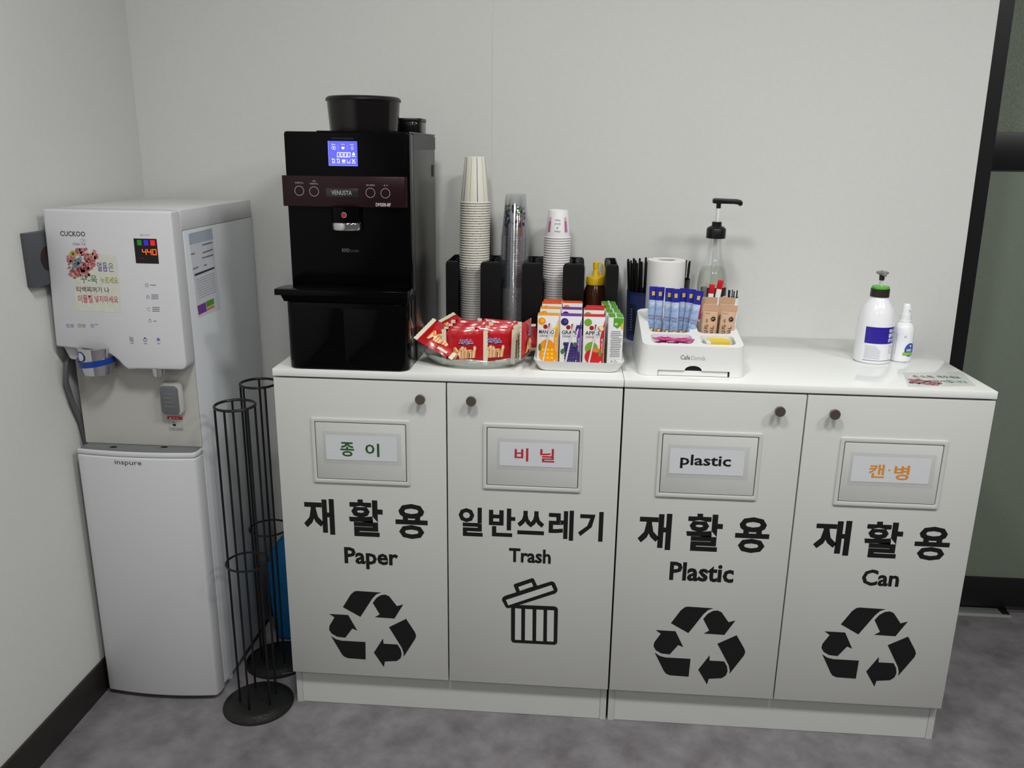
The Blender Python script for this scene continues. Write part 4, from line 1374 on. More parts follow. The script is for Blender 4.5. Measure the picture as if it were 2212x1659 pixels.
def juice(kind):
    k = JUICE[kind]
    t = thing('juice_box', 'juice box', 'juice box', (0, 0, 0), 'juice boxes on the tray')
    cm_ = mat('juice_'+kind, k['col'], 0.35)
    p1 = mat('juice_pic_'+kind, k['pic'], 0.4)
    p2 = mat('juice_pic2_'+kind, k['pic2'], 0.4)
    lf = mat('juice_leaf_'+kind, k['leaf'], 0.4)
    build('carton', Geo().box(-JW/2, JW/2, 0, JD, 0, JH), CART, t, bevel=0.0016)
    build('top_band', Geo().box(-JW/2+0.001, JW/2-0.001, 0.0015, JD-0.0015, JH-0.0004, JH+0.0008), cm_ if kind != 'GREEN' else cm_, t)
    build('top_fold', Geo().box(-JW/2+0.0005, JW/2-0.0005, JD*0.45, JD*0.55, JH, JH+0.0022), CART if kind == 'GREEN' else cm_, t)
    ink = Ink(lambda a, b, h: Vector((a, -h, b)))
    hw = JW/2-0.0012
    # edge stripe on the right
    ink.poly([(hw-0.0095, 0.066), (hw-0.006, 0.085), (hw, 0.110), (hw, 0.004), (hw-0.0035, 0.002), (hw-0.0085, 0.030)], cm_)
    ink.text('SAVEUR', hw-0.0215, 0.0475, hw+0.0125, 0.0512, INK_WHITE, 2, rot=PI/2)
    # corner fruit, red badge, words
    ink.disc(-hw+0.009, JH-0.013, 0.0088, p1 if kind != 'APPLE' else p2, 0, 18)
    ink.disc(-hw+0.0105, JH-0.0115, 0.0045, p2, 1, 12)
    ink.disc(-0.006, JH-0.0255, 0.0052, mat('badge_crimson', (160, 28, 34), 0.4), 1, 16)
    ink.rect(0.001, JH-0.0315, 0.0055, JH-0.0175, mat('badge_crimson', (160, 28, 34), 0.4), 1)
    if kind == 'MANGO':
        ink.poly([(hw-0.014, JH-0.030), (hw-0.006, JH-0.026), (hw-0.001, JH-0.012), (hw, JH-0.026), (hw-0.006, JH-0.033)], mat('juice_yellow', (240, 200, 50), 0.4), 1)
    elif kind == 'APPLE':
        ink.disc(hw-0.008, JH-0.026, 0.0066, p1, 1, 16)
        ink.disc(hw-0.0075, JH-0.0255, 0.0052, mat('apple_flesh', (236, 220, 160), 0.4), 2, 16, 0.0066, 0.5)
    else:
        for q in range(7):
            ink.disc(hw-0.009+0.0042*(q % 3)-0.001*(q//3), JH-0.022-0.0042*(q//3), 0.0026, p1 if q % 2 else p2, 1+q % 2, 10)
    if k['word']:
        ink.text(k['word'], -hw+0.003, 0.0735, hw-0.0095, 0.0825, INK, 1, bold=0.012)
        ink.text('DRINK', -hw+0.005, 0.0660, 0.001, 0.0712, mat('juice_word_'+kind, k['wc'], 0.5), 1)
        ink.line([(0.006, 0.0712), (0.013, 0.0712)], 0.0008, INK_SOFT, 1)
        ink.line([(0.006, 0.0685), (0.013, 0.0685)], 0.0008, INK_SOFT, 1)
    if kind in ('MANGO', 'ORANGE', 'GREEN'):
        ink.disc(-0.001, 0.040, 0.0185, p1, 1, 22, 0.020)
        ink.disc(-hw+0.0055, 0.041, 0.0035, lf, 2, 12, 0.009)
        ink.disc(0.001, 0.024, 0.0205, p1, 3, 24, 0.019)
        for q in range(9):
            ink.rect(-0.012+0.0095*(q % 3), 0.014+0.0095*(q//3), -0.0055+0.0095*(q % 3), 0.020+0.0095*(q//3), p2, 4)
    elif kind == 'GRAPE':
        rr = random.Random(2)
        for q in range(34):
            a = -0.010+0.0068*(q % 5)+rr.uniform(-0.002, 0.002)-(0.002 if q//5 > 4 else 0)
            b = 0.010+0.0068*(q//5)
            ink.disc(a, b, 0.0044, p1, 1+q % 2, 12)
            ink.disc(a-0.001, b+0.001, 0.0020, p2, 3, 8)
        ink.disc(-hw+0.006, 0.033, 0.005, lf, 4, 9, 0.0065)
        ink.disc(0.010, 0.050, 0.004, lf, 4, 9, 0.005)
    else:
        ink.disc(-0.005, 0.042, 0.0150, p2, 1, 22)
        ink.disc(0.0, 0.022, 0.0200, p1, 2, 24, 0.0185)
        ink.disc(0.006, 0.038, 0.0095, mat('apple_core', (220, 130, 50), 0.4), 3, 18, 0.0055)
        ink.disc(0.015, 0.031, 0.0035, lf, 4, 10, 0.0085)
    ink.build('front_print', t)
    if kind == 'GREEN':
        # narrow side with the long text, turned to the room
        ink = Ink(lambda a, b, h: Vector((JW/2+h, a, b)))
        ink.poly([(0.012, JH-0.001), (JD-0.001, JH-0.001), (JD-0.001, JH-0.014), (0.0215, JH-0.026), (0.012, JH-0.020)], cm_)
        ink.disc(0.018, JH-0.0155, 0.0042, INK_WHITE, 1, 16)
        ink.ring(0.018, JH-0.0155, 0.0042, 0.0007, INK, 2, 16)
        ink.poly([(0.0165, JH-0.0175), (0.0195, JH-0.0175), (0.018, JH-0.0135)], INK, 2)
        ink.disc(JD-0.003, JH-0.020, 0.0032, p1, 1, 12, 0.0075)
        rr = random.Random(9)
        for q in range(15):
            a0 = 0.0075+(0.0015 if q % 4 == 0 else 0)
            b = 0.083-0.0042*q
            e_ = JD-0.0035-(rr.uniform(0, 0.004) if q % 3 == 0 else 0)
            a = a0
            while a < e_-0.002:
                w_ = rr.uniform(0.0025, 0.006)
                ink.line([(a, b), (min(a+w_, e_), b)], 0.0016, INK_GREY, 1)
                a += w_+0.0014
        ink.rect(0.0075, 0.0175, JD-0.0035, 0.0178, INK_SOFT, 1)
        ink.line([(0.009, 0.010), (0.0115, 0.0145), (0.014, 0.010)], 0.0008, INK_DARK, 1)
        ink.line([(0.018, 0.0145), (0.021, 0.0145)], 0.0009, INK_DARK, 1)
        ink.line([(0.0165, 0.0105), (0.0255, 0.0105)], 0.0009, INK_GREY, 1)
        ink.line([(0.0075, 0.0055), (JD-0.0045, 0.0055)], 0.0014, INK_DARK, 1)
        ink.line([(0.0075, 0.0028), (JD-0.006, 0.0028)], 0.0010, INK_DARK, 1)
        ink.build('side_print', t)
    else:
        build('straw', Geo().tube([(-0.0105, -0.0022, 0.004), (0.006, -0.0022, 0.096)], 0.0021, 8), STRAW_W, t, smooth=True)
    return t


JP = {k: None for k in JUICE}
ZT = TOP+0.0070
rows = [0.0875, 0.1700, 0.2400, 0.2770]
LAY = [(0.6255, ['MANGO', 'MANGO', 'ORANGE', 'ORANGE']), (0.6780, ['GRAPE', 'GRAPE', 'ORANGE']), (0.7315, ['APPLE', 'APPLE'])]
ordn = ['front', 'second', 'third', 'rearmost']
for c, (x, kinds) in enumerate(LAY):
    for r_, kd in enumerate(kinds):
        if JP[kd] is None:
            o = JP[kd] = juice(kd)
        else:
            o = copy_tree(JP[kd])
        yy = rows[r_]
        if c == 1 and r_ == 2:
            yy = 0.258
        o.location = (x+0.002*r_*(1-c*0.4), yy, ZT)
        o.rotation_euler = (0, 0, (0.012, -0.015, 0.02, 0.0)[r_])
        tag(o, '%s %s juice box, %s in the %s column of the tray' % ({'MANGO': 'yellow', 'GRAPE': 'purple', 'APPLE': 'red', 'ORANGE': 'orange'}[kd], kd.lower(), ordn[r_], ('left', 'second', 'third')[c]), 'juice box', 'juice boxes on the tray')
o = juice('APPLE')
for ch_ in [c for c in o.children if c.name.startswith(('front_print', 'straw'))]:
    bpy.data.objects.remove(ch_)
o.location = (0.738, 0.236, ZT)
o.rotation_euler = (0, 0, PI)
tag(o, 'red topped juice box turned around, rearmost in the third column of the tray', 'juice box', 'juice boxes on the tray')
for r_ in range(4):
    if JP['GREEN'] is None:
        o = JP['GREEN'] = juice('GREEN')
    else:
        o = copy_tree(JP['GREEN'])
    o.rotation_euler = (0, 0, -PI/2+(0.0, 0.02, -0.02, 0.01)[r_])
    o.location = (0.7628-(0.0, 0.004, 0.008, 0.010)[r_], (0.1130, 0.1680, 0.2210, 0.2735)[r_], ZT)
    tag(o, 'green juice box turned sideways, %s in the right column of the tray' % ordn[r_], 'juice box', 'juice boxes on the tray')

# ================================================================== CAFE ORGANISER WITH STICKS AND SWEETS
OW = mat('organiser_white', (228, 229, 227), 0.35)
org = thing('cafe_organizer', 'white plastic cafe organiser with stick and sachet compartments', 'organizer', (0.953, 0.16, TOP))
OX0, OX1, OY0, OY1 = 0.833, 1.072, 0.045, 0.288
slope = lambda y: 0.967+0.167*(y-0.045)


def ring_at(k, z=None):
    """outer outline of the organiser, k = 0 bottom .. 1 top (top edge rises to the back)"""
    ins = 0.008*k
    pts = rrect(OX0+ins, OX1-ins*0.7, OY0, OY1-ins*0.6, 0.022, 5)
    out = []
    for x, y in pts:
        zt = slope(y)
        out.append((x, y, TOP+0.0005+(zt-TOP-0.0005)*k))
    return out


NX0, NX1, NZ = 0.8765, 1.0365, 0.911
low, hi = ring_at(0), ring_at(1)
n = len(low)
g = Geo()
front = None
for i in range(n):
    j = (i+1) % n
    a, b = low[i], low[j]
    if abs(a[1]-OY0) < 1e-6 and abs(b[1]-OY0) < 1e-6 and abs(b[0]-a[0]) > 0.1:
        l, r_ = (a, b), (hi[i], hi[j])
        cz = 0.9545
        yq = lambda z: OY0
        arc = [(0.9555-0.0192*math.cos(PI*t/10), OY0, NZ+0.0115*math.sin(PI*t/10)) for t in range(11)]
        g.poly([a, (NX0, OY0, a[2]), (NX0, OY0, NZ)]+arc+[(NX1, OY0, NZ), (NX1, OY0, a[2]), b, hi[j], hi[i]])
    else:
        g.add([a, b, hi[j], hi[i]], [(0, 1, 2, 3)])
# rim roll and deck with pockets
POCK = [(0.862, 0.955, 0.060, 0.115), (0.974, 1.050, 0.060, 0.115), (0.862, 0.955, 0.127, 0.205), (0.974, 1.050, 0.127, 0.205), (0.862, 1.050, 0.217, 0.275)]
bm = bmesh.new()
edges = []
loops = [[(x, y) for x, y, z in hi]]+[rrect(a, b, c, d, 0.014, 5) for a, b, c, d in POCK]
for L in loops:
    vv = [bm.verts.new((x, y, slope(y))) for x, y in L]
    for i in range(len(vv)):
        edges.append(bm.edges.new((vv[i], vv[(i+1) % len(vv)])))
bmesh.ops.triangle_fill(bm, use_beauty=True, use_dissolve=False, edges=edges, normal=(0, 0, 1))
bm.verts.index_update()
bad = []
for f in bm.faces:
    c = f.calc_center_median()
    if any(a+0.003 < c.x < b-0.003 and c_+0.003 < c.y < d-0.003 for a, b, c_, d in POCK):
        bad.append(f)
bmesh.ops.delete(bm, geom=bad, context='FACES_ONLY')
bm.verts.index_update()
g.add([tuple(v.co) for v in bm.verts], [[v.index for v in f.verts] for f in bm.faces])
bm.free()
FLOORZ = {0: 0.952, 1: 0.948, 2: 0.925, 3: 0.925, 4: 0.925}
for i, (a, b, c, d) in enumerate(POCK):
    L = rrect(a, b, c, d, 0.014, 5)
    g.loft([[(x, y, slope(y)) for x, y in L], [(x, y, FLOORZ[i]) for x, y in L]], False, True)
sh = build('shell', g, OW, org, smooth=True, sharp=50)
build('finger_hole', Geo().prism([(0.9555-0.0195*math.cos(PI*t/10), NZ-0.0005+0.0118*math.sin(PI*t/10)) for t in range(11)], 'y', 0.0505, 0.052), INK, org)
build('drawer_front', Geo().box(NX0+0.0012, NX1-0.0035, 0.0485, 0.0505, TOP+0.0012, NZ-0.0012), OW, org)
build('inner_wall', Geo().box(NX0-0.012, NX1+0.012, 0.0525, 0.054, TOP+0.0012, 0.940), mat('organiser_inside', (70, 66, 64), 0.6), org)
ink = Ink(front_map(OY0))
x0, z0, x1, z1 = bb(1470, 1491, 767, 777, y=OY0)
ink.text('Cafe', x0, z0, x1, z1, INK_GREY, bold=0.02)
ink.build('cafe_lettering', org)
ink = Ink(front_map(OY0))
x0, z0, x1, z1 = bb(1493.5, 1524, 769, 778, y=OY0)
ink.text('Damda', x0, z0, x1, z1, INK_SOFT)
ink.build('damda_lettering', org)

SK_L = mat('stick_pale_blue', (202, 214, 228), 0.3, vary=(60, (104, 146, 208), 0.14))
SK_D = mat('stick_deep_blue', (42, 44, 150), 0.3)
SK_Y = mat('stick_yellow', (214, 184, 90), 0.4)
SK_B = mat('stick_brown', (150, 84, 40), 0.4, vary=(160, (206, 160, 100), 0.2))
SK_R = mat('stick_red', (190, 70, 70), 0.4)


def stick(w, h, t, m_body, m_top, ztop):
    """slim sachet: flat crimped top, soft round body"""
    g = Geo()
    rings = []
    for z, kt in ((0, 0.15), (0.012, 0.8), (0.03, 1.0), (h*0.5, 1.0), (ztop-0.006, 0.9), (ztop, 0.6)):
        rings.append([(w/2*math.cos(a)*(1.0 if kt > 0.3 else 1.05), t/2*kt*math.sin(a), z) for a in [2*PI*i/14 for i in range(14)]])
    g.loft(rings)
    g2 = Geo()
    rings = []
    for z, kt, kw in ((ztop, 0.6, 1.0), (h-0.016, 0.25, 1.06), (h-0.010, 0.12, 1.1), (h, 0.10, 1.1)):
        rings.append([(w/2*kw*math.cos(a), t/2*kt*math.sin(a), z) for a in [2*PI*i/14 for i in range(14)]])
    g2.loft(rings)
    return g, g2


def place(o, x, y, z, yaw, pit, rol):
    o.location = (x, y, z)
    o.rotation_mode = 'ZXY'
    o.rotation_euler = (pit, rol, yaw)


def blue_stick():
    t = thing('coffee_stick', 'blue stick', 'coffee stick', (0, 0, 0))
    w, h, th = 0.0185, 0.150, 0.009
    g1, g2 = stick(w, h, th, SK_L, SK_D, 0.118)
    build('sachet', g1, SK_L, t, smooth=True)
    build('top_seal', g2, SK_D, t, smooth=True)
    cyl = lambda a, b, h_: Vector((a, -(th/2*math.sqrt(max(0.0, 1-(2*a/w)**2))+0.0008+h_), b))
    ink = Ink(cyl)
    ink.text('Maxim', -0.0065, 0.0795, 0.0065, 0.0835, SK_R, 1, shear=0.2)
    ink.text('아이스', -0.0065, 0.0705, 0.0065, 0.0765, mat('stick_ink_blue', (40, 56, 120), 0.5), 1)
    ink.disc(0.0, 0.046, 0.007, SK_B, 1, 14, 0.0065)
    ink.disc(0.001, 0.047, 0.0035, mat('stick_cream', (236, 216, 170), 0.4), 2, 10, 0.003)
    ink.build('print', t)
    ink = Ink(lambda a, b, h_: Vector((a, -(th/2*0.32+0.0010+h_), b)))
    ink.rect(-0.0035, 0.129, 0.0035, 0.139, SK_Y, 1)
    ink.build('seal_mark', t)
    return t


b0 = blue_stick()
BL = [(1405, 0.196, 0.0, 0.02, 'leftmost blue coffee stick in the organiser'), (1422, 0.190, 0.05, 0.0, 'second blue coffee stick from the left in the organiser'),
      (1440, 0.178, -0.05, 0.015, 'third blue coffee stick from the left in the organiser'), (1456, 0.168, 0.0, 0.0, 'middle blue coffee stick in the organiser, slightly in front'),
      (1469, 0.180, 0.1, 0.03, 'fifth blue coffee stick from the left in the organiser'), (1482, 0.170, -0.1, 0.05, 'sixth blue coffee stick from the left in the organiser'),
      (1488, 0.153, 0.1, 0.13, 'blue coffee stick leaning right at the front of its compartment')]
for i, (px, y, yaw, rol, lab) in enumerate(BL):
    o = b0 if i == 0 else copy_tree(b0)
    place(o, at(px, 700, y=y).x, y, 0.9262, yaw, 0.0, rol)
    tag(o, lab, 'coffee stick', 'blue coffee sticks')
TAN = mat('stick_tan', (204, 168, 140), 0.4, vary=(30, (212, 178, 150), 0.2))
TAN2 = mat('stick_tan_seal', (196, 158, 130), 0.42)
BRK = mat('stick_brown_ink', (92, 62, 44), 0.5)


def tan_stick():
    t = thing('latte_stick', 'tan stick', 'coffee stick', (0, 0, 0))
    w, h, th = 0.0345, 0.118, 0.010
    g1, g2 = stick(w, h, th, TAN, TAN2, 0.103)
    build('sachet', g1, TAN, t, smooth=True)
    build('top_seal', g2, TAN2, t, smooth=True)
    cyl = lambda a, b, h_: Vector((a, -(th/2*math.sqrt(max(0.0, 1-(2*a/w)**2))+0.0008+h_), b))
    ink = Ink(cyl)
    ink.disc(0.0065, 0.086, 0.0054, INK, 1, 18)
    for k in range(3):
        ink.line([(0.0035+0.0022*k, 0.0835+0.001*k), (0.0045+0.002*k, 0.088)], 0.0008, TAN, 2)
    for L in ([(-0.010, 0.083), (-0.006, 0.084)], [(-0.010, 0.079), (-0.0055, 0.080)], [(-0.011, 0.070), (-0.011, 0.063), (-0.005, 0.063)], [(-0.008, 0.073), (-0.004, 0.069), (-0.009, 0.066)],
              [(-0.011, 0.058), (-0.005, 0.057), (-0.005, 0.051)], [(-0.011, 0.053), (-0.007, 0.050)], [(0.002, 0.064), (0.009, 0.064), (0.009, 0.070)], [(0.002, 0.058), (0.009, 0.060)], [(0.003, 0.053), (0.008, 0.055), (0.006, 0.049)]):
        ink.line(L, 0.0013, BRK, 1)
    ink.line([(-0.013, 0.099), (-0.002, 0.099)], 0.0007, BRK, 1)
    ink.build('print', t)
    return t


t0 = tan_stick()
TN = [(1531, 0.148, 0.0, 0.02, 0.9262, 'front left tan coffee stick in the organiser'), (1567, 0.150, 0.0, 0.05, 0.9262, 'front right tan coffee stick in the organiser'),
      (1526, 0.172, 0.05, 0.02, 0.9400, 'rear left tan coffee stick in the organiser'), (1561, 0.176, 0.0, 0.05, 0.9400, 'rear right tan coffee stick in the organiser')]
for i, (px, y, yaw, rol, z, lab) in enumerate(TN):
    o = t0 if i == 0 else copy_tree(t0)
    place(o, at(px, 705, y=y).x, y, z, yaw, 0.0, rol)
    tag(o, lab, 'coffee stick', 'tan coffee sticks')

# magenta sweets in the front left compartment
MAG = mat('sweet_magenta', (190, 26, 120), 0.3, vary=(120, (206, 70, 146), 0.12))
SWW = mat('sweet_pale', (226, 206, 214), 0.35)
PG = mat('sweet_print', (206, 200, 150), 0.4)


def sweet():
    t = thing('wrapped_sweet', 'sweet', 'sweet', (0, 0, 0))
    w, d, h = 0.038, 0.021, 0.010
    rings = []
    for x, k in ((-w/2, 0.1), (-w/2+0.005, 0.7), (-0.006, 1), (0.006, 1), (w/2-0.005, 0.7), (w/2, 0.1)):
        rings.append([(x, d/2*(0.8+0.2*k)*math.cos(a), h/2+h/2*k*math.sin(a)) for a in [2*PI*i/12 for i in range(12)]])
    build('wrapper', Geo().loft(rings), MAG, t, smooth=True)
    for s in (-1, 1):
        n = 8
        pts = [(s*(w/2-0.001), -d/2*0.85), (s*(w/2-0.001), d/2*0.85)]+[(s*(w/2+0.007+(0.0012 if i % 2 else 0)), -d/2*0.95+d*0.95*i/n) for i in range(n, -1, -1)]
        build('twist', Geo().prism(pts, 'z', h/2-0.0006, h/2+0.0006), MAG, t)
    ink = Ink(lambda a, b, h_: Vector((a, b, h/2+h/2*math.sqrt(max(0, 1-(2*b/d)**2))*0.98+0.0010+h_)))
    ink.rect(-0.007, -0.006, 0.003, 0.006, SWW, 1, 3, 3)
    ink.rect(0.005, -0.005, 0.009, 0.005, PG, 1, 2, 3)
    ink.build('print', t)
    return t


s0 = sweet()
SW_ = [(0.889, 0.0755, 0.0, 0.10, 0.0, 'leftmost magenta wrapped sweet in the organiser'), (0.930, 0.077, 0.0, -0.10, 0.0, 'magenta wrapped sweet with a pale square, front right of the sweets'),
       (0.889, 0.099, 0.0, -0.05, 0.0, 'magenta wrapped sweet behind the leftmost one'), (0.930, 0.1005, 0.0, 0.05, 0.0, 'rear right magenta wrapped sweet below the blue sticks'),
       (0.893, 0.092, 0.0120, 0.25, 0.05, 'magenta wrapped sweet lying on top of the pile, left'), (0.932, 0.085, 0.0120, -0.35, -0.08, 'magenta wrapped sweet lying on top of the pile, right')]
for i, (x, y, dz, yaw, rol, lab) in enumerate(SW_):
    o = s0 if i == 0 else copy_tree(s0)
    place(o, x, y, 0.9522+dz+0.0035, yaw, 0.0, rol)
    tag(o, lab, 'sweet', 'magenta sweets in the organiser')
# yellow boxes in the front right compartment
YB = mat('tea_yellow', (236, 206, 24), 0.4)
for k, (x, y, z, yaw, pit, lab) in enumerate([(1.0095, 0.089, 0.9485, -0.06, 0.0, 'flat yellow and white packet lying in the front right compartment'), (1.012, 0.091, 0.9612, 0.07, 0.03, 'upper yellow and white packet with orange print on its edge')]):
    t = thing('tea_packet', lab, 'packet', (0, 0, 0), 'yellow packets')
    build('packet', Geo().box(-0.029, 0.029, -0.019, 0.019, 0, 0.0115), mat('packet_white', (226, 224, 216), 0.45), t, bevel=0.002)
    ink = Ink(lambda a, b, h_: Vector((a, b, 0.0115+h_)))
    ink.poly([(-0.0245, 0.019), (0.020, 0.019), (0.027, 0.010), (0.027, -0.0185), (-0.019, -0.0185), (-0.019, 0.010)], YB)
    ink.build('top_print', t)
    ink = Ink(lambda a, b, h_: Vector((a, -0.019-h_, b)))
    ink.rect(-0.019, 0.0008, 0.026, 0.011, YB)
    for q in range(4):
        ink.line([(0.004+0.0055*q, 0.004), (0.0075+0.0055*q, 0.004)], 0.0022, mat('packet_orange', (226, 140, 20), 0.5), 1)
    ink.build('side_print', t)
    place(t, x, y, z, yaw, pit, 0.0)
# tea sticks and a marker in the rear compartment
TR = mat('tea_red', (206, 24, 28), 0.35)
for k, (px, top_, rol, lab) in enumerate([(1534, 0.152, 0.06, 'white tea stick with a red cap behind the tan sticks, left one'), (1550, 0.162, 0.12, 'taller white tea stick with a red cap leaning right')]):
    t = thing('tea_stick', lab, 'tea stick', (0, 0, 0), 'red and white tea sticks')
    build('stick_body', Geo().rbox(-0.0065, 0.0065, -0.003, 0.003, 0, top_-0.022, 0.0025, 3), mat('tea_white', (222, 222, 222), 0.4), t, bevel=0.0008)
    build('cap', Geo().rbox(-0.0068, 0.0068, -0.0032, 0.0032, top_-0.022, top_, 0.0025, 3), TR, t, bevel=0.001)
    place(t, at(px-6, 640, y=0.243).x-0.006*k, 0.240+0.012*k, 0.9262, 0.0, 0.0, rol)
t = thing('marker_pen', 'grey capped marker pen standing behind the tan sticks', 'marker', (0, 0, 0))
build('barrel', Geo().lathe([(0.0055, 0), (0.0058, 0.002), (0.0058, 0.118)], (0, 0, 0), 18), mat('marker_pink', (196, 60, 130), 0.4), t, smooth=True)
build('cap', Geo().lathe([(0.0064, 0.114), (0.0064, 0.143), (0.0050, 0.146), (0.0, 0.146)], (0, 0, 0), 18), mat('marker_grey', (104, 104, 104), 0.35), t, smooth=True)
place(t, at(1514, 640, y=0.243).x, 0.243, 0.9262, 0, 0, 0.05)

# ================================================================== ROLL, STRAWS, SYRUP
RX, RY = 0.914, 0.3405
rl = thing('paper_towel_roll', 'upright white paper towel roll behind the organiser', 'paper towel roll', (RX, RY, TOP))
build('paper', Geo().lathe([(0.0215, TOP+0.0005), (0.0465, TOP+0.0005), (0.0475, TOP+0.002), (0.0475, 1.1215), (0.0465, 1.1228), (0.0215, 1.1228), (0.0215, TOP+0.0005)], (RX, RY, 0), 48), mat('tissue_white', (232, 232, 230), 0.9, bump=(120, 0.25)), rl, smooth=True)
build('core', Geo().lathe([(0.0198, TOP+0.0005), (0.0213, TOP+0.0005), (0.0213, 1.121), (0.0198, 1.121), (0.0198, TOP+0.0005)], (RX, RY, 0), 32), mat('cardboard', (178, 168, 152), 0.85), rl, smooth=True)
CX, CY = 0.8725, 0.4325
cupb = thing('straw_cup', 'blue mesh cup with black straws beside the paper towel roll', 'pen cup', (CX, CY, TOP))
MB_ = mat('mesh_blue', (40, 52, 112), 0.4)
build('cup_wall', Geo().lathe([(0.0, TOP+0.0005), (0.044, TOP+0.0005), (0.0445, TOP+0.004), (0.0485, 1.0255), (0.0492, 1.0285), (0.0478, 1.0285), (0.0468, 1.0255), (0.043, TOP+0.006), (0.0, TOP+0.006)], (CX, CY, 0), 48), MB_, cupb, smooth=True)
ink = Ink(cyl_map_r(CX, CY, lambda z: 0.0446+0.0040*(z-TOP)/0.13, 0.047))
DOT = mat('mesh_dot', (120, 132, 178), 0.5)
for j in range(26):
    for i in range(22):
        ink.disc(-0.064+0.0038*i+(0.0019 if j % 2 else 0), 0.918+0.0040*j, 0.0008, DOT, 0, 5)
ink.build('mesh_holes', cupb)['kind'] = 'stuff'
ink = Ink(cyl_map_r(CX, CY, lambda z: 0.0446+0.0040*(z-TOP)/0.13, 0.047), 3)
ink.rect(-0.0475, 0.915, -0.026, 0.995, mat('cup_label_dark', (40, 46, 66), 0.4), 0, 5, 1)
for k in range(9):
    ink.line([(-0.043, 0.925+0.007*k), (-0.038, 0.928+0.007*k)], 0.0016, INK_SOFT, 1)
    ink.line([(-0.034, 0.920+0.007*k), (-0.029, 0.924+0.007*k)], 0.0022, INK, 1)
ink.build('cup_label', cupb)
STRAW = mat('straw_black', (18, 18, 19), 0.3)
STFILM = film('straw_film', (214, 214, 216), 0.25, 0.1, 0.2)
BKX, BKY = 0.957, 0.4460
bk = thing('straw_cup', 'black cup with straws mostly hidden behind the paper towel roll', 'pen cup', (BKX, BKY, TOP))
build('cup_wall', Geo().lathe([(0.0, TOP+0.0005), (0.029, TOP+0.0005), (0.0335, 1.058), (0.0338, 1.060), (0.0325, 1.060), (0.028, TOP+0.006), (0.0, TOP+0.006)], (BKX, BKY, 0), 36), mat('cup_charcoal', (34, 35, 38), 0.4), bk, smooth=True)
rnd = random.Random(21)
sg = None


def straw(cx, cy, ang, r0, r1, zl, lab, grp):
    global sg
    p0 = Vector((cx+r0*math.cos(ang), cy+r0*math.sin(ang), TOP+0.0075))
    p1 = Vector((cx+r1*math.cos(ang), cy+r1*math.sin(ang), TOP+0.0075+zl))
    d = p1-p0
    if sg is None:
        o = build('straw', Geo().tube([(0, 0, 0), (0, 0, 1)], 0.00265, 8), STRAW, smooth=True)
        sg = o
    else:
        o = sg.copy()
        COL.objects.link(o)
    o.location = p0
    o.rotation_mode = 'QUATERNION'
    o.rotation_quaternion = d.to_track_quat('Z', 'Y')
    o.scale = (1, 1, d.length)
    tag(o, lab, 'straw', grp)
    return o


for i in range(20):
    a = 2*PI*i/20+rnd.uniform(-0.04, 0.04)
    straw(CX, CY, a, 0.036, 0.0500, 0.203+rnd.uniform(-0.004, 0.004), 'black drinking straw in the blue mesh cup', 'straws in the blue mesh cup')
for i in range(12):
    a = 2*PI*i/12+rnd.uniform(-0.04, 0.04)
    straw(CX, CY, a, 0.024, 0.0350, 0.206+rnd.uniform(-0.004, 0.004), 'black drinking straw in the blue mesh cup', 'straws in the blue mesh cup')
for i in range(10):
    a = 2*PI*i/10+0.1
    straw(BKX, BKY, a, 0.0215, 0.0300, 0.203+rnd.uniform(-0.004, 0.004), 'black drinking straw in the hidden black cup', 'straws in the black cup')

SXc, SYc = 1.0350, 0.3620
sb = thing('syrup_bottle', 'clear glass syrup bottle with a long black pump on top', 'bottle', (SXc, SYc, TOP))
GLA = film('bottle_glass', (214, 222, 216), 0.05, 0.04, 0.16)
build('glass', Geo().lathe([(0.0, TOP+0.0005), (0.036, TOP+0.0005), (0.038, TOP+0.004), (0.038, 1.060), (0.0365, 1.076), (0.0325, 1.095), (0.0260, 1.112), (0.0225, 1.122), (0.0200, 1.134), (0.0165, 1.165), (0.0160, 1.178)], (SXc, SYc, 0), 40), GLA, sb, smooth=True)
build('syrup', Geo().lathe([(0.0, TOP+0.004), (0.0355, TOP+0.004), (0.0362, 1.060), (0.0348, 1.076), (0.0310, 1.094), (0.0272, 1.1035), (0.0, 1.1035)], (SXc, SYc, 0), 36), film('syrup_pale', (172, 186, 160), 0.30, 0.1, 0.08), sb, smooth=True)
build('dip_tube', Geo().tube([(SXc, SYc, TOP+0.01), (SXc, SYc, 1.19)], 0.0050, 12), film('dip_tube', (226, 228, 228), 0.45, 0.2, 0.1), sb, smooth=True)
ink = Ink(cyl_map(SXc, SYc, 0.038))
LBR = mat('syrup_label', (52, 28, 26), 0.45)
ink.rect(-0.036, 0.925, 0.040, 1.056, LBR, 0, 18, 1)
ink.disc(-0.024, 1.045, 0.003, mat('label_flower', (190, 120, 110), 0.5), 1, 8)
ink.disc(-0.0215, 1.0405, 0.0028, mat('label_flower', (190, 120, 110), 0.5), 1, 8)
ink.disc(-0.0260, 1.0395, 0.0028, mat('label_flower', (190, 120, 110), 0.5), 1, 8)
ink.build('label', sb)
PK = MATS['black_plastic']
build('cap', Geo().lathe([(0.0, 1.177), (0.0236, 1.177), (0.0240, 1.179), (0.0240, 1.199), (0.0225, 1.2020), (0.0165, 1.2065), (0.0120, 1.2070), (0.0120, 1.2165), (0.0110, 1.2175), (0.0, 1.2175)], (SXc, SYc, 0), 36), PK, sb, smooth=True)
build('pump_stem', Geo().lathe([(0.0052, 1.2170), (0.0052, 1.252), (0.0, 1.2525)], (SXc+0.001, SYc, 0), 18), mat('stem_white', (226, 228, 228), 0.35), sb, smooth=True)
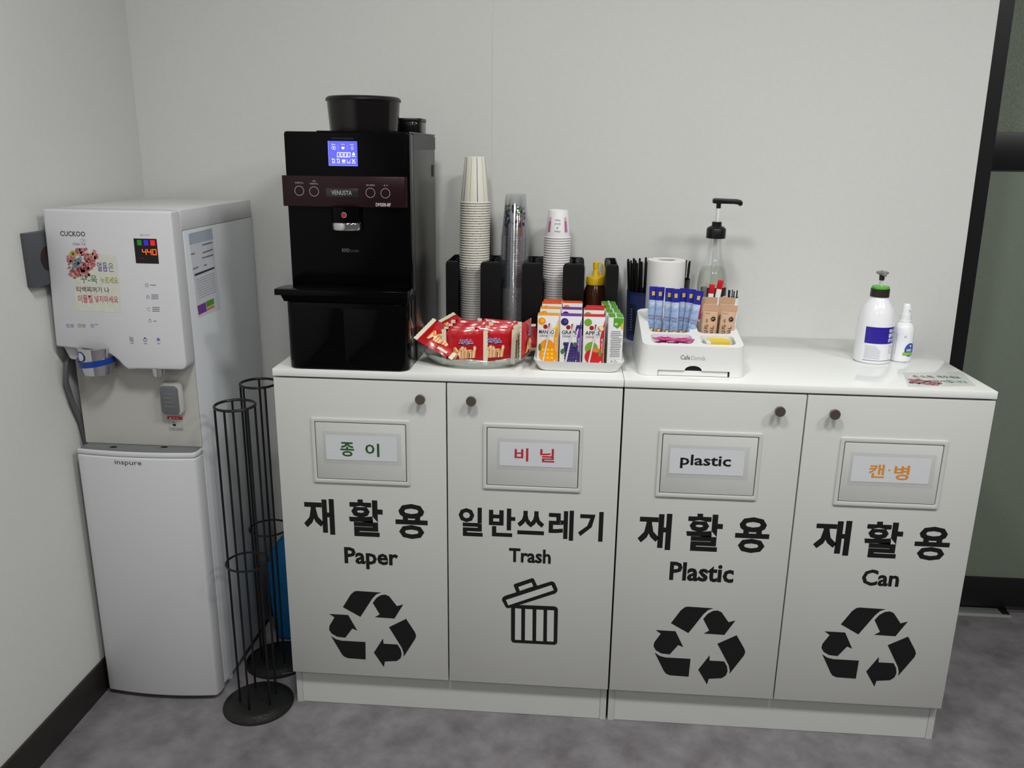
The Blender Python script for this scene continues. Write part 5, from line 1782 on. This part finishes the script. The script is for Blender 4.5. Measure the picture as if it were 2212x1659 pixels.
hd_ = build('pump_head', Geo().lathe([(0.0, 1.251), (0.0058, 1.251), (0.0060, 1.264), (0.0, 1.264)], (SXc+0.001, SYc, 0), 18), PK, sb, smooth=True)
q0 = SXc-0.0145
build('pump_spout', Geo().prism([(q0, 1.2635), (q0+0.004, 1.2625), (q0+0.052, 1.2620), (q0+0.064, 1.2605), (q0+0.066, 1.2570), (q0+0.0725, 1.2590), (q0+0.0735, 1.2665), (q0+0.0690, 1.2720), (q0+0.060, 1.2740), (q0+0.004, 1.2755), (q0, 1.2725)], 'y', SYc-0.0075, SYc+0.0075), PK, sb, bevel=0.0018, ang=25)

wc = thing('stirrer_cup', 'small white cup of black stirrers right of the syrup bottle', 'cup', (1.0765, 0.3130, TOP))
build('cup_wall', Geo().lathe([(0.0, TOP+0.0005), (0.016, TOP+0.0005), (0.0205, 1.034), (0.0208, 1.036), (0.0195, 1.036), (0.0155, TOP+0.004), (0.0, TOP+0.004)], (1.0765, 0.3130, 0), 32), CUP_V, wc, smooth=True)
for i in range(7):
    a = 2*PI*i/7
    o = build('stirrer', Geo().box(-0.0016, 0.0016, -0.0008, 0.0008, 0, 0.152+0.006*(i % 3)), mat('stirrer_black', (34, 34, 36), 0.3), bevel=0.0003) if i == 0 else st0.copy()
    if i == 0:
        st0 = o
    else:
        COL.objects.link(o)
    o.location = (1.0765+0.0085*math.cos(a), 0.3130+0.0085*math.sin(a), TOP+0.0045)
    o.rotation_mode = 'XYZ'
    o.rotation_euler = (-0.035*math.sin(a), 0.035*math.cos(a), a)
    tag(o, 'black plastic stirrer in the small white cup', 'stirrer', 'stirrers in the white cup')

# ================================================================== HAND SANITISER, SPRAY, COUNTER STICKER
UX, UY = at(1881, 780, y=0.2575).x, 0.2575
zz = lambda py: at(1884, py, y=UY).z
ht = thing('sanitizer_bottle', 'large white pump bottle of hand sanitiser with a violet label', 'bottle', (UX, UY, TOP))
BW = mat('bottle_white', (236, 237, 240), 0.18, coat=0.4)
zl1, zl0 = zz(700), zz(735)
PR = [(0.0, TOP+0.0005), (0.0405, TOP+0.0005), (0.0425, TOP+0.003), (0.0425, zz(692)), (0.0412, zz(682)), (0.0375, zz(667)), (0.031, zz(655)), (0.024, zz(646)), (0.0205, zz(641)), (0.0205, zz(636)), (0.0, zz(636))]
build('bottle', Geo().lathe(PR, (UX, UY, 0), 48), BW, ht, smooth=True)
DKC = mat('collar_dark', (44, 36, 34), 0.4)
build('collar', Geo().lathe([(0.0, zz(639.5)), (0.0218, zz(639.5)), (0.0215, zz(622.5)), (0.0, zz(622.5))], (UX, UY, 0), 36), DKC, ht, smooth=True)
build('green_ring', Geo().lathe([(0.0, zz(624)), (0.0195, zz(624)), (0.0200, zz(622)), (0.0198, zz(617.5)), (0.0, zz(616.5))], (UX, UY, 0), 36), mat('ring_green', (92, 190, 60), 0.35), ht, smooth=True)
build('pump_stem', Geo().lathe([(0.0042, zz(618)), (0.0042, zz(603)), (0.0, zz(603))], (UX, UY, 0), 16), WHITE_PLASTIC, ht, smooth=True)
build('pump_neck', Geo().lathe([(0.0, zz(604.5)), (0.0058, zz(604.5)), (0.0066, zz(592)), (0.0, zz(592))], (UX, UY, 0), 20), DKC, ht, smooth=True)
g = Geo().lathe([(0.0, zz(593)), (0.008, zz(593)), (0.0142, zz(589.5)), (0.0146, zz(587.5)), (0.012, zz(586)), (0.0, zz(585.5))], (UX, UY, 0), 32)
build('pump_head', g, mat('pump_grey', (128, 124, 122), 0.4), ht, smooth=True)
build('pump_spout', Geo().tube([(UX, UY+0.004, zz(589)), (UX-0.004, UY-0.028, zz(589)), (UX-0.005, UY-0.034, zz(591))], [0.006, 0.0045, 0.0035], 10), MATS['pump_grey'], ht, smooth=True)
ink = Ink(cyl_map(UX, UY, 0.0425))
VIOL = mat('label_violet', (46, 30, 150), 0.35)
ink.rect(-0.0355, zl0, 0.064, zl1, VIOL, 0, 30, 1)
for k, s_ in enumerate(('퍼스트', '클리어', '손소독')):
    h_ = (zl1-zl0)*0.25
    ink.text(s_, 0.0205, zl1-0.004-h_*(k+1)-0.001*k, 0.049, zl1-0.004-h_*k-0.001*k, INK_WHITE, 1, bold=0.03)
for k in range(13):
    zq = zz(740)-0.0026*k
    ink.rect(-0.0325, zq-0.0008, 0.004 if k > 3 else (-0.006+0.002*k), zq, mat('label_text', (176, 180, 196), 0.5), 0, 12, 1)
ink.ring(0.0335, (zz(738)+zz(757))/2, 0.0055, 0.0008, mat('drop_violet', (120, 130, 190), 0.5), 0, 20, ry=0.0105)
ink.rect(-0.0345, zz(771)-0.0006, 0.042, zz(771)+0.0006, mat('label_line', (60, 70, 110), 0.5), 0, 20, 1)
ink.build('label', ht)

VX, VY = at(1943, 775, y=0.270).x, 0.270
z2 = lambda py: at(1945, py, y=VY).z
spb = thing('spray_bottle', 'small white spray bottle with a blue round logo beside the sanitiser', 'bottle', (VX, VY, TOP))
build('bottle', Geo().lathe([(0.0, TOP+0.0005), (0.0235, TOP+0.0005), (0.0255, TOP+0.003), (0.0255, z2(716)), (0.0248, z2(708)), (0.0210, z2(700)), (0.0150, z2(695)), (0.0145, z2(690)), (0.0, z2(690))], (VX, VY, 0), 40), BW, spb, smooth=True)
build('collar', Geo().lathe([(0.0, z2(694)), (0.0150, z2(694)), (0.0155, z2(692)), (0.0135, z2(690)), (0.0128, z2(677)), (0.0, z2(677))], (VX, VY, 0), 28), BW, spb, smooth=True)
build('spray_head', Geo().lathe([(0.0, z2(679)), (0.0105, z2(679)), (0.0098, z2(658)), (0.0080, z2(655.5)), (0.0, z2(655))], (VX, VY, 0), 24), BW, spb, smooth=True)
build('spray_tip', Geo().tube([(VX+0.004, VY-0.008, z2(666)), (VX+0.0045, VY-0.0115, z2(666))], 0.003, 10), WHITE_PLASTIC, spb)
ink = Ink(cyl_map(VX, VY, 0.0255), 1, True)
HOB = mat('logo_blue', (48, 84, 168), 0.4)
cz_ = z2(751)
ink.disc(0.0125, cz_, 0.0155, INK_WHITE, 0, 28, 0.0185)
ink.disc(0.0125, cz_, 0.0140, HOB, 1, 28, 0.0170)
ink.text('HO', 0.004, cz_-0.004, 0.018, cz_+0.003, INK_WHITE, 2, bold=0.03)
ink.text('하', 0.010, cz_+0.006, 0.016, cz_+0.013, INK_WHITE, 2, bold=0.03)
ink.rect(-0.0045, cz_-0.0135, 0.024, cz_-0.006, mat('logo_green', (140, 186, 50), 0.4), 3, 8, 1)
ink.ring(-0.003, z2(723), 0.0026, 0.0007, INK_DARK, 0, 14)
ink.line([(-0.007, z2(729)), (0.002, z2(729))], 0.0006, INK_SOFT)
for k in range(12):
    ink.line([(-0.0225, z2(718)-0.0042*k), (-0.0225, z2(718)-0.0042*k-0.0028)], 0.0012, INK_SOFT)
ink.line([(0.002, z2(777)), (0.010, z2(777))], 0.0008, INK_SOFT)
ink.build('label', spb)

ink = Ink(lambda a, b, h: Vector((a, b, TOP+h)))
FP = film('sticker_film', (222, 226, 220), 0.25, 0.15, 0.1)
ink.poly([(p.x, p.y) for p in (at(a, b, z=TOP) for a, b in ((1950, 805), (2078, 803), (2108, 834), (1962, 836)))], FP, 0)
rnd = random.Random(4)
RS = [mat('sticker_red_%d' % i, c, 0.5) for i, c in enumerate([(180, 104, 112), (164, 120, 120), (196, 140, 144), (170, 160, 156)])]
for k in range(60):
    px = rnd.uniform(1965, 2030)
    py = 822+rnd.uniform(-4, 5)+(px-1965)*0.10
    p = at(px, py, z=TOP)
    ink.disc(p.x, p.y, rnd.uniform(0.003, 0.007), rnd.choice(RS[:3] if py < 824+(px-1965)*0.08 else RS), 1+k % 4, 8, rnd.uniform(0.004, 0.008), rnd.uniform(0, PI))
for s_, px0, px1, py, c in (('손소독', 1972, 2016, 814, (86, 84, 88)), ('해주세요', 2026, 2072, 815, (70, 72, 76)), ('감사합니다', 2018, 2086, 824.5, (60, 120, 100))):
    a, b = at(px0, py, z=TOP), at(px1, py, z=TOP)
    ink.text(s_, a.x, (a.y+b.y)/2-0.011, b.x, (a.y+b.y)/2+0.011, mat('sticker_pen_%d' % c[0], c, 0.5), 2)
o = build('counter_sticker', ink.g, None)
tag(o, 'clear floral handwritten sticker on the right end of the counter', 'sticker')

bpy.data.scenes.remove(_TS)
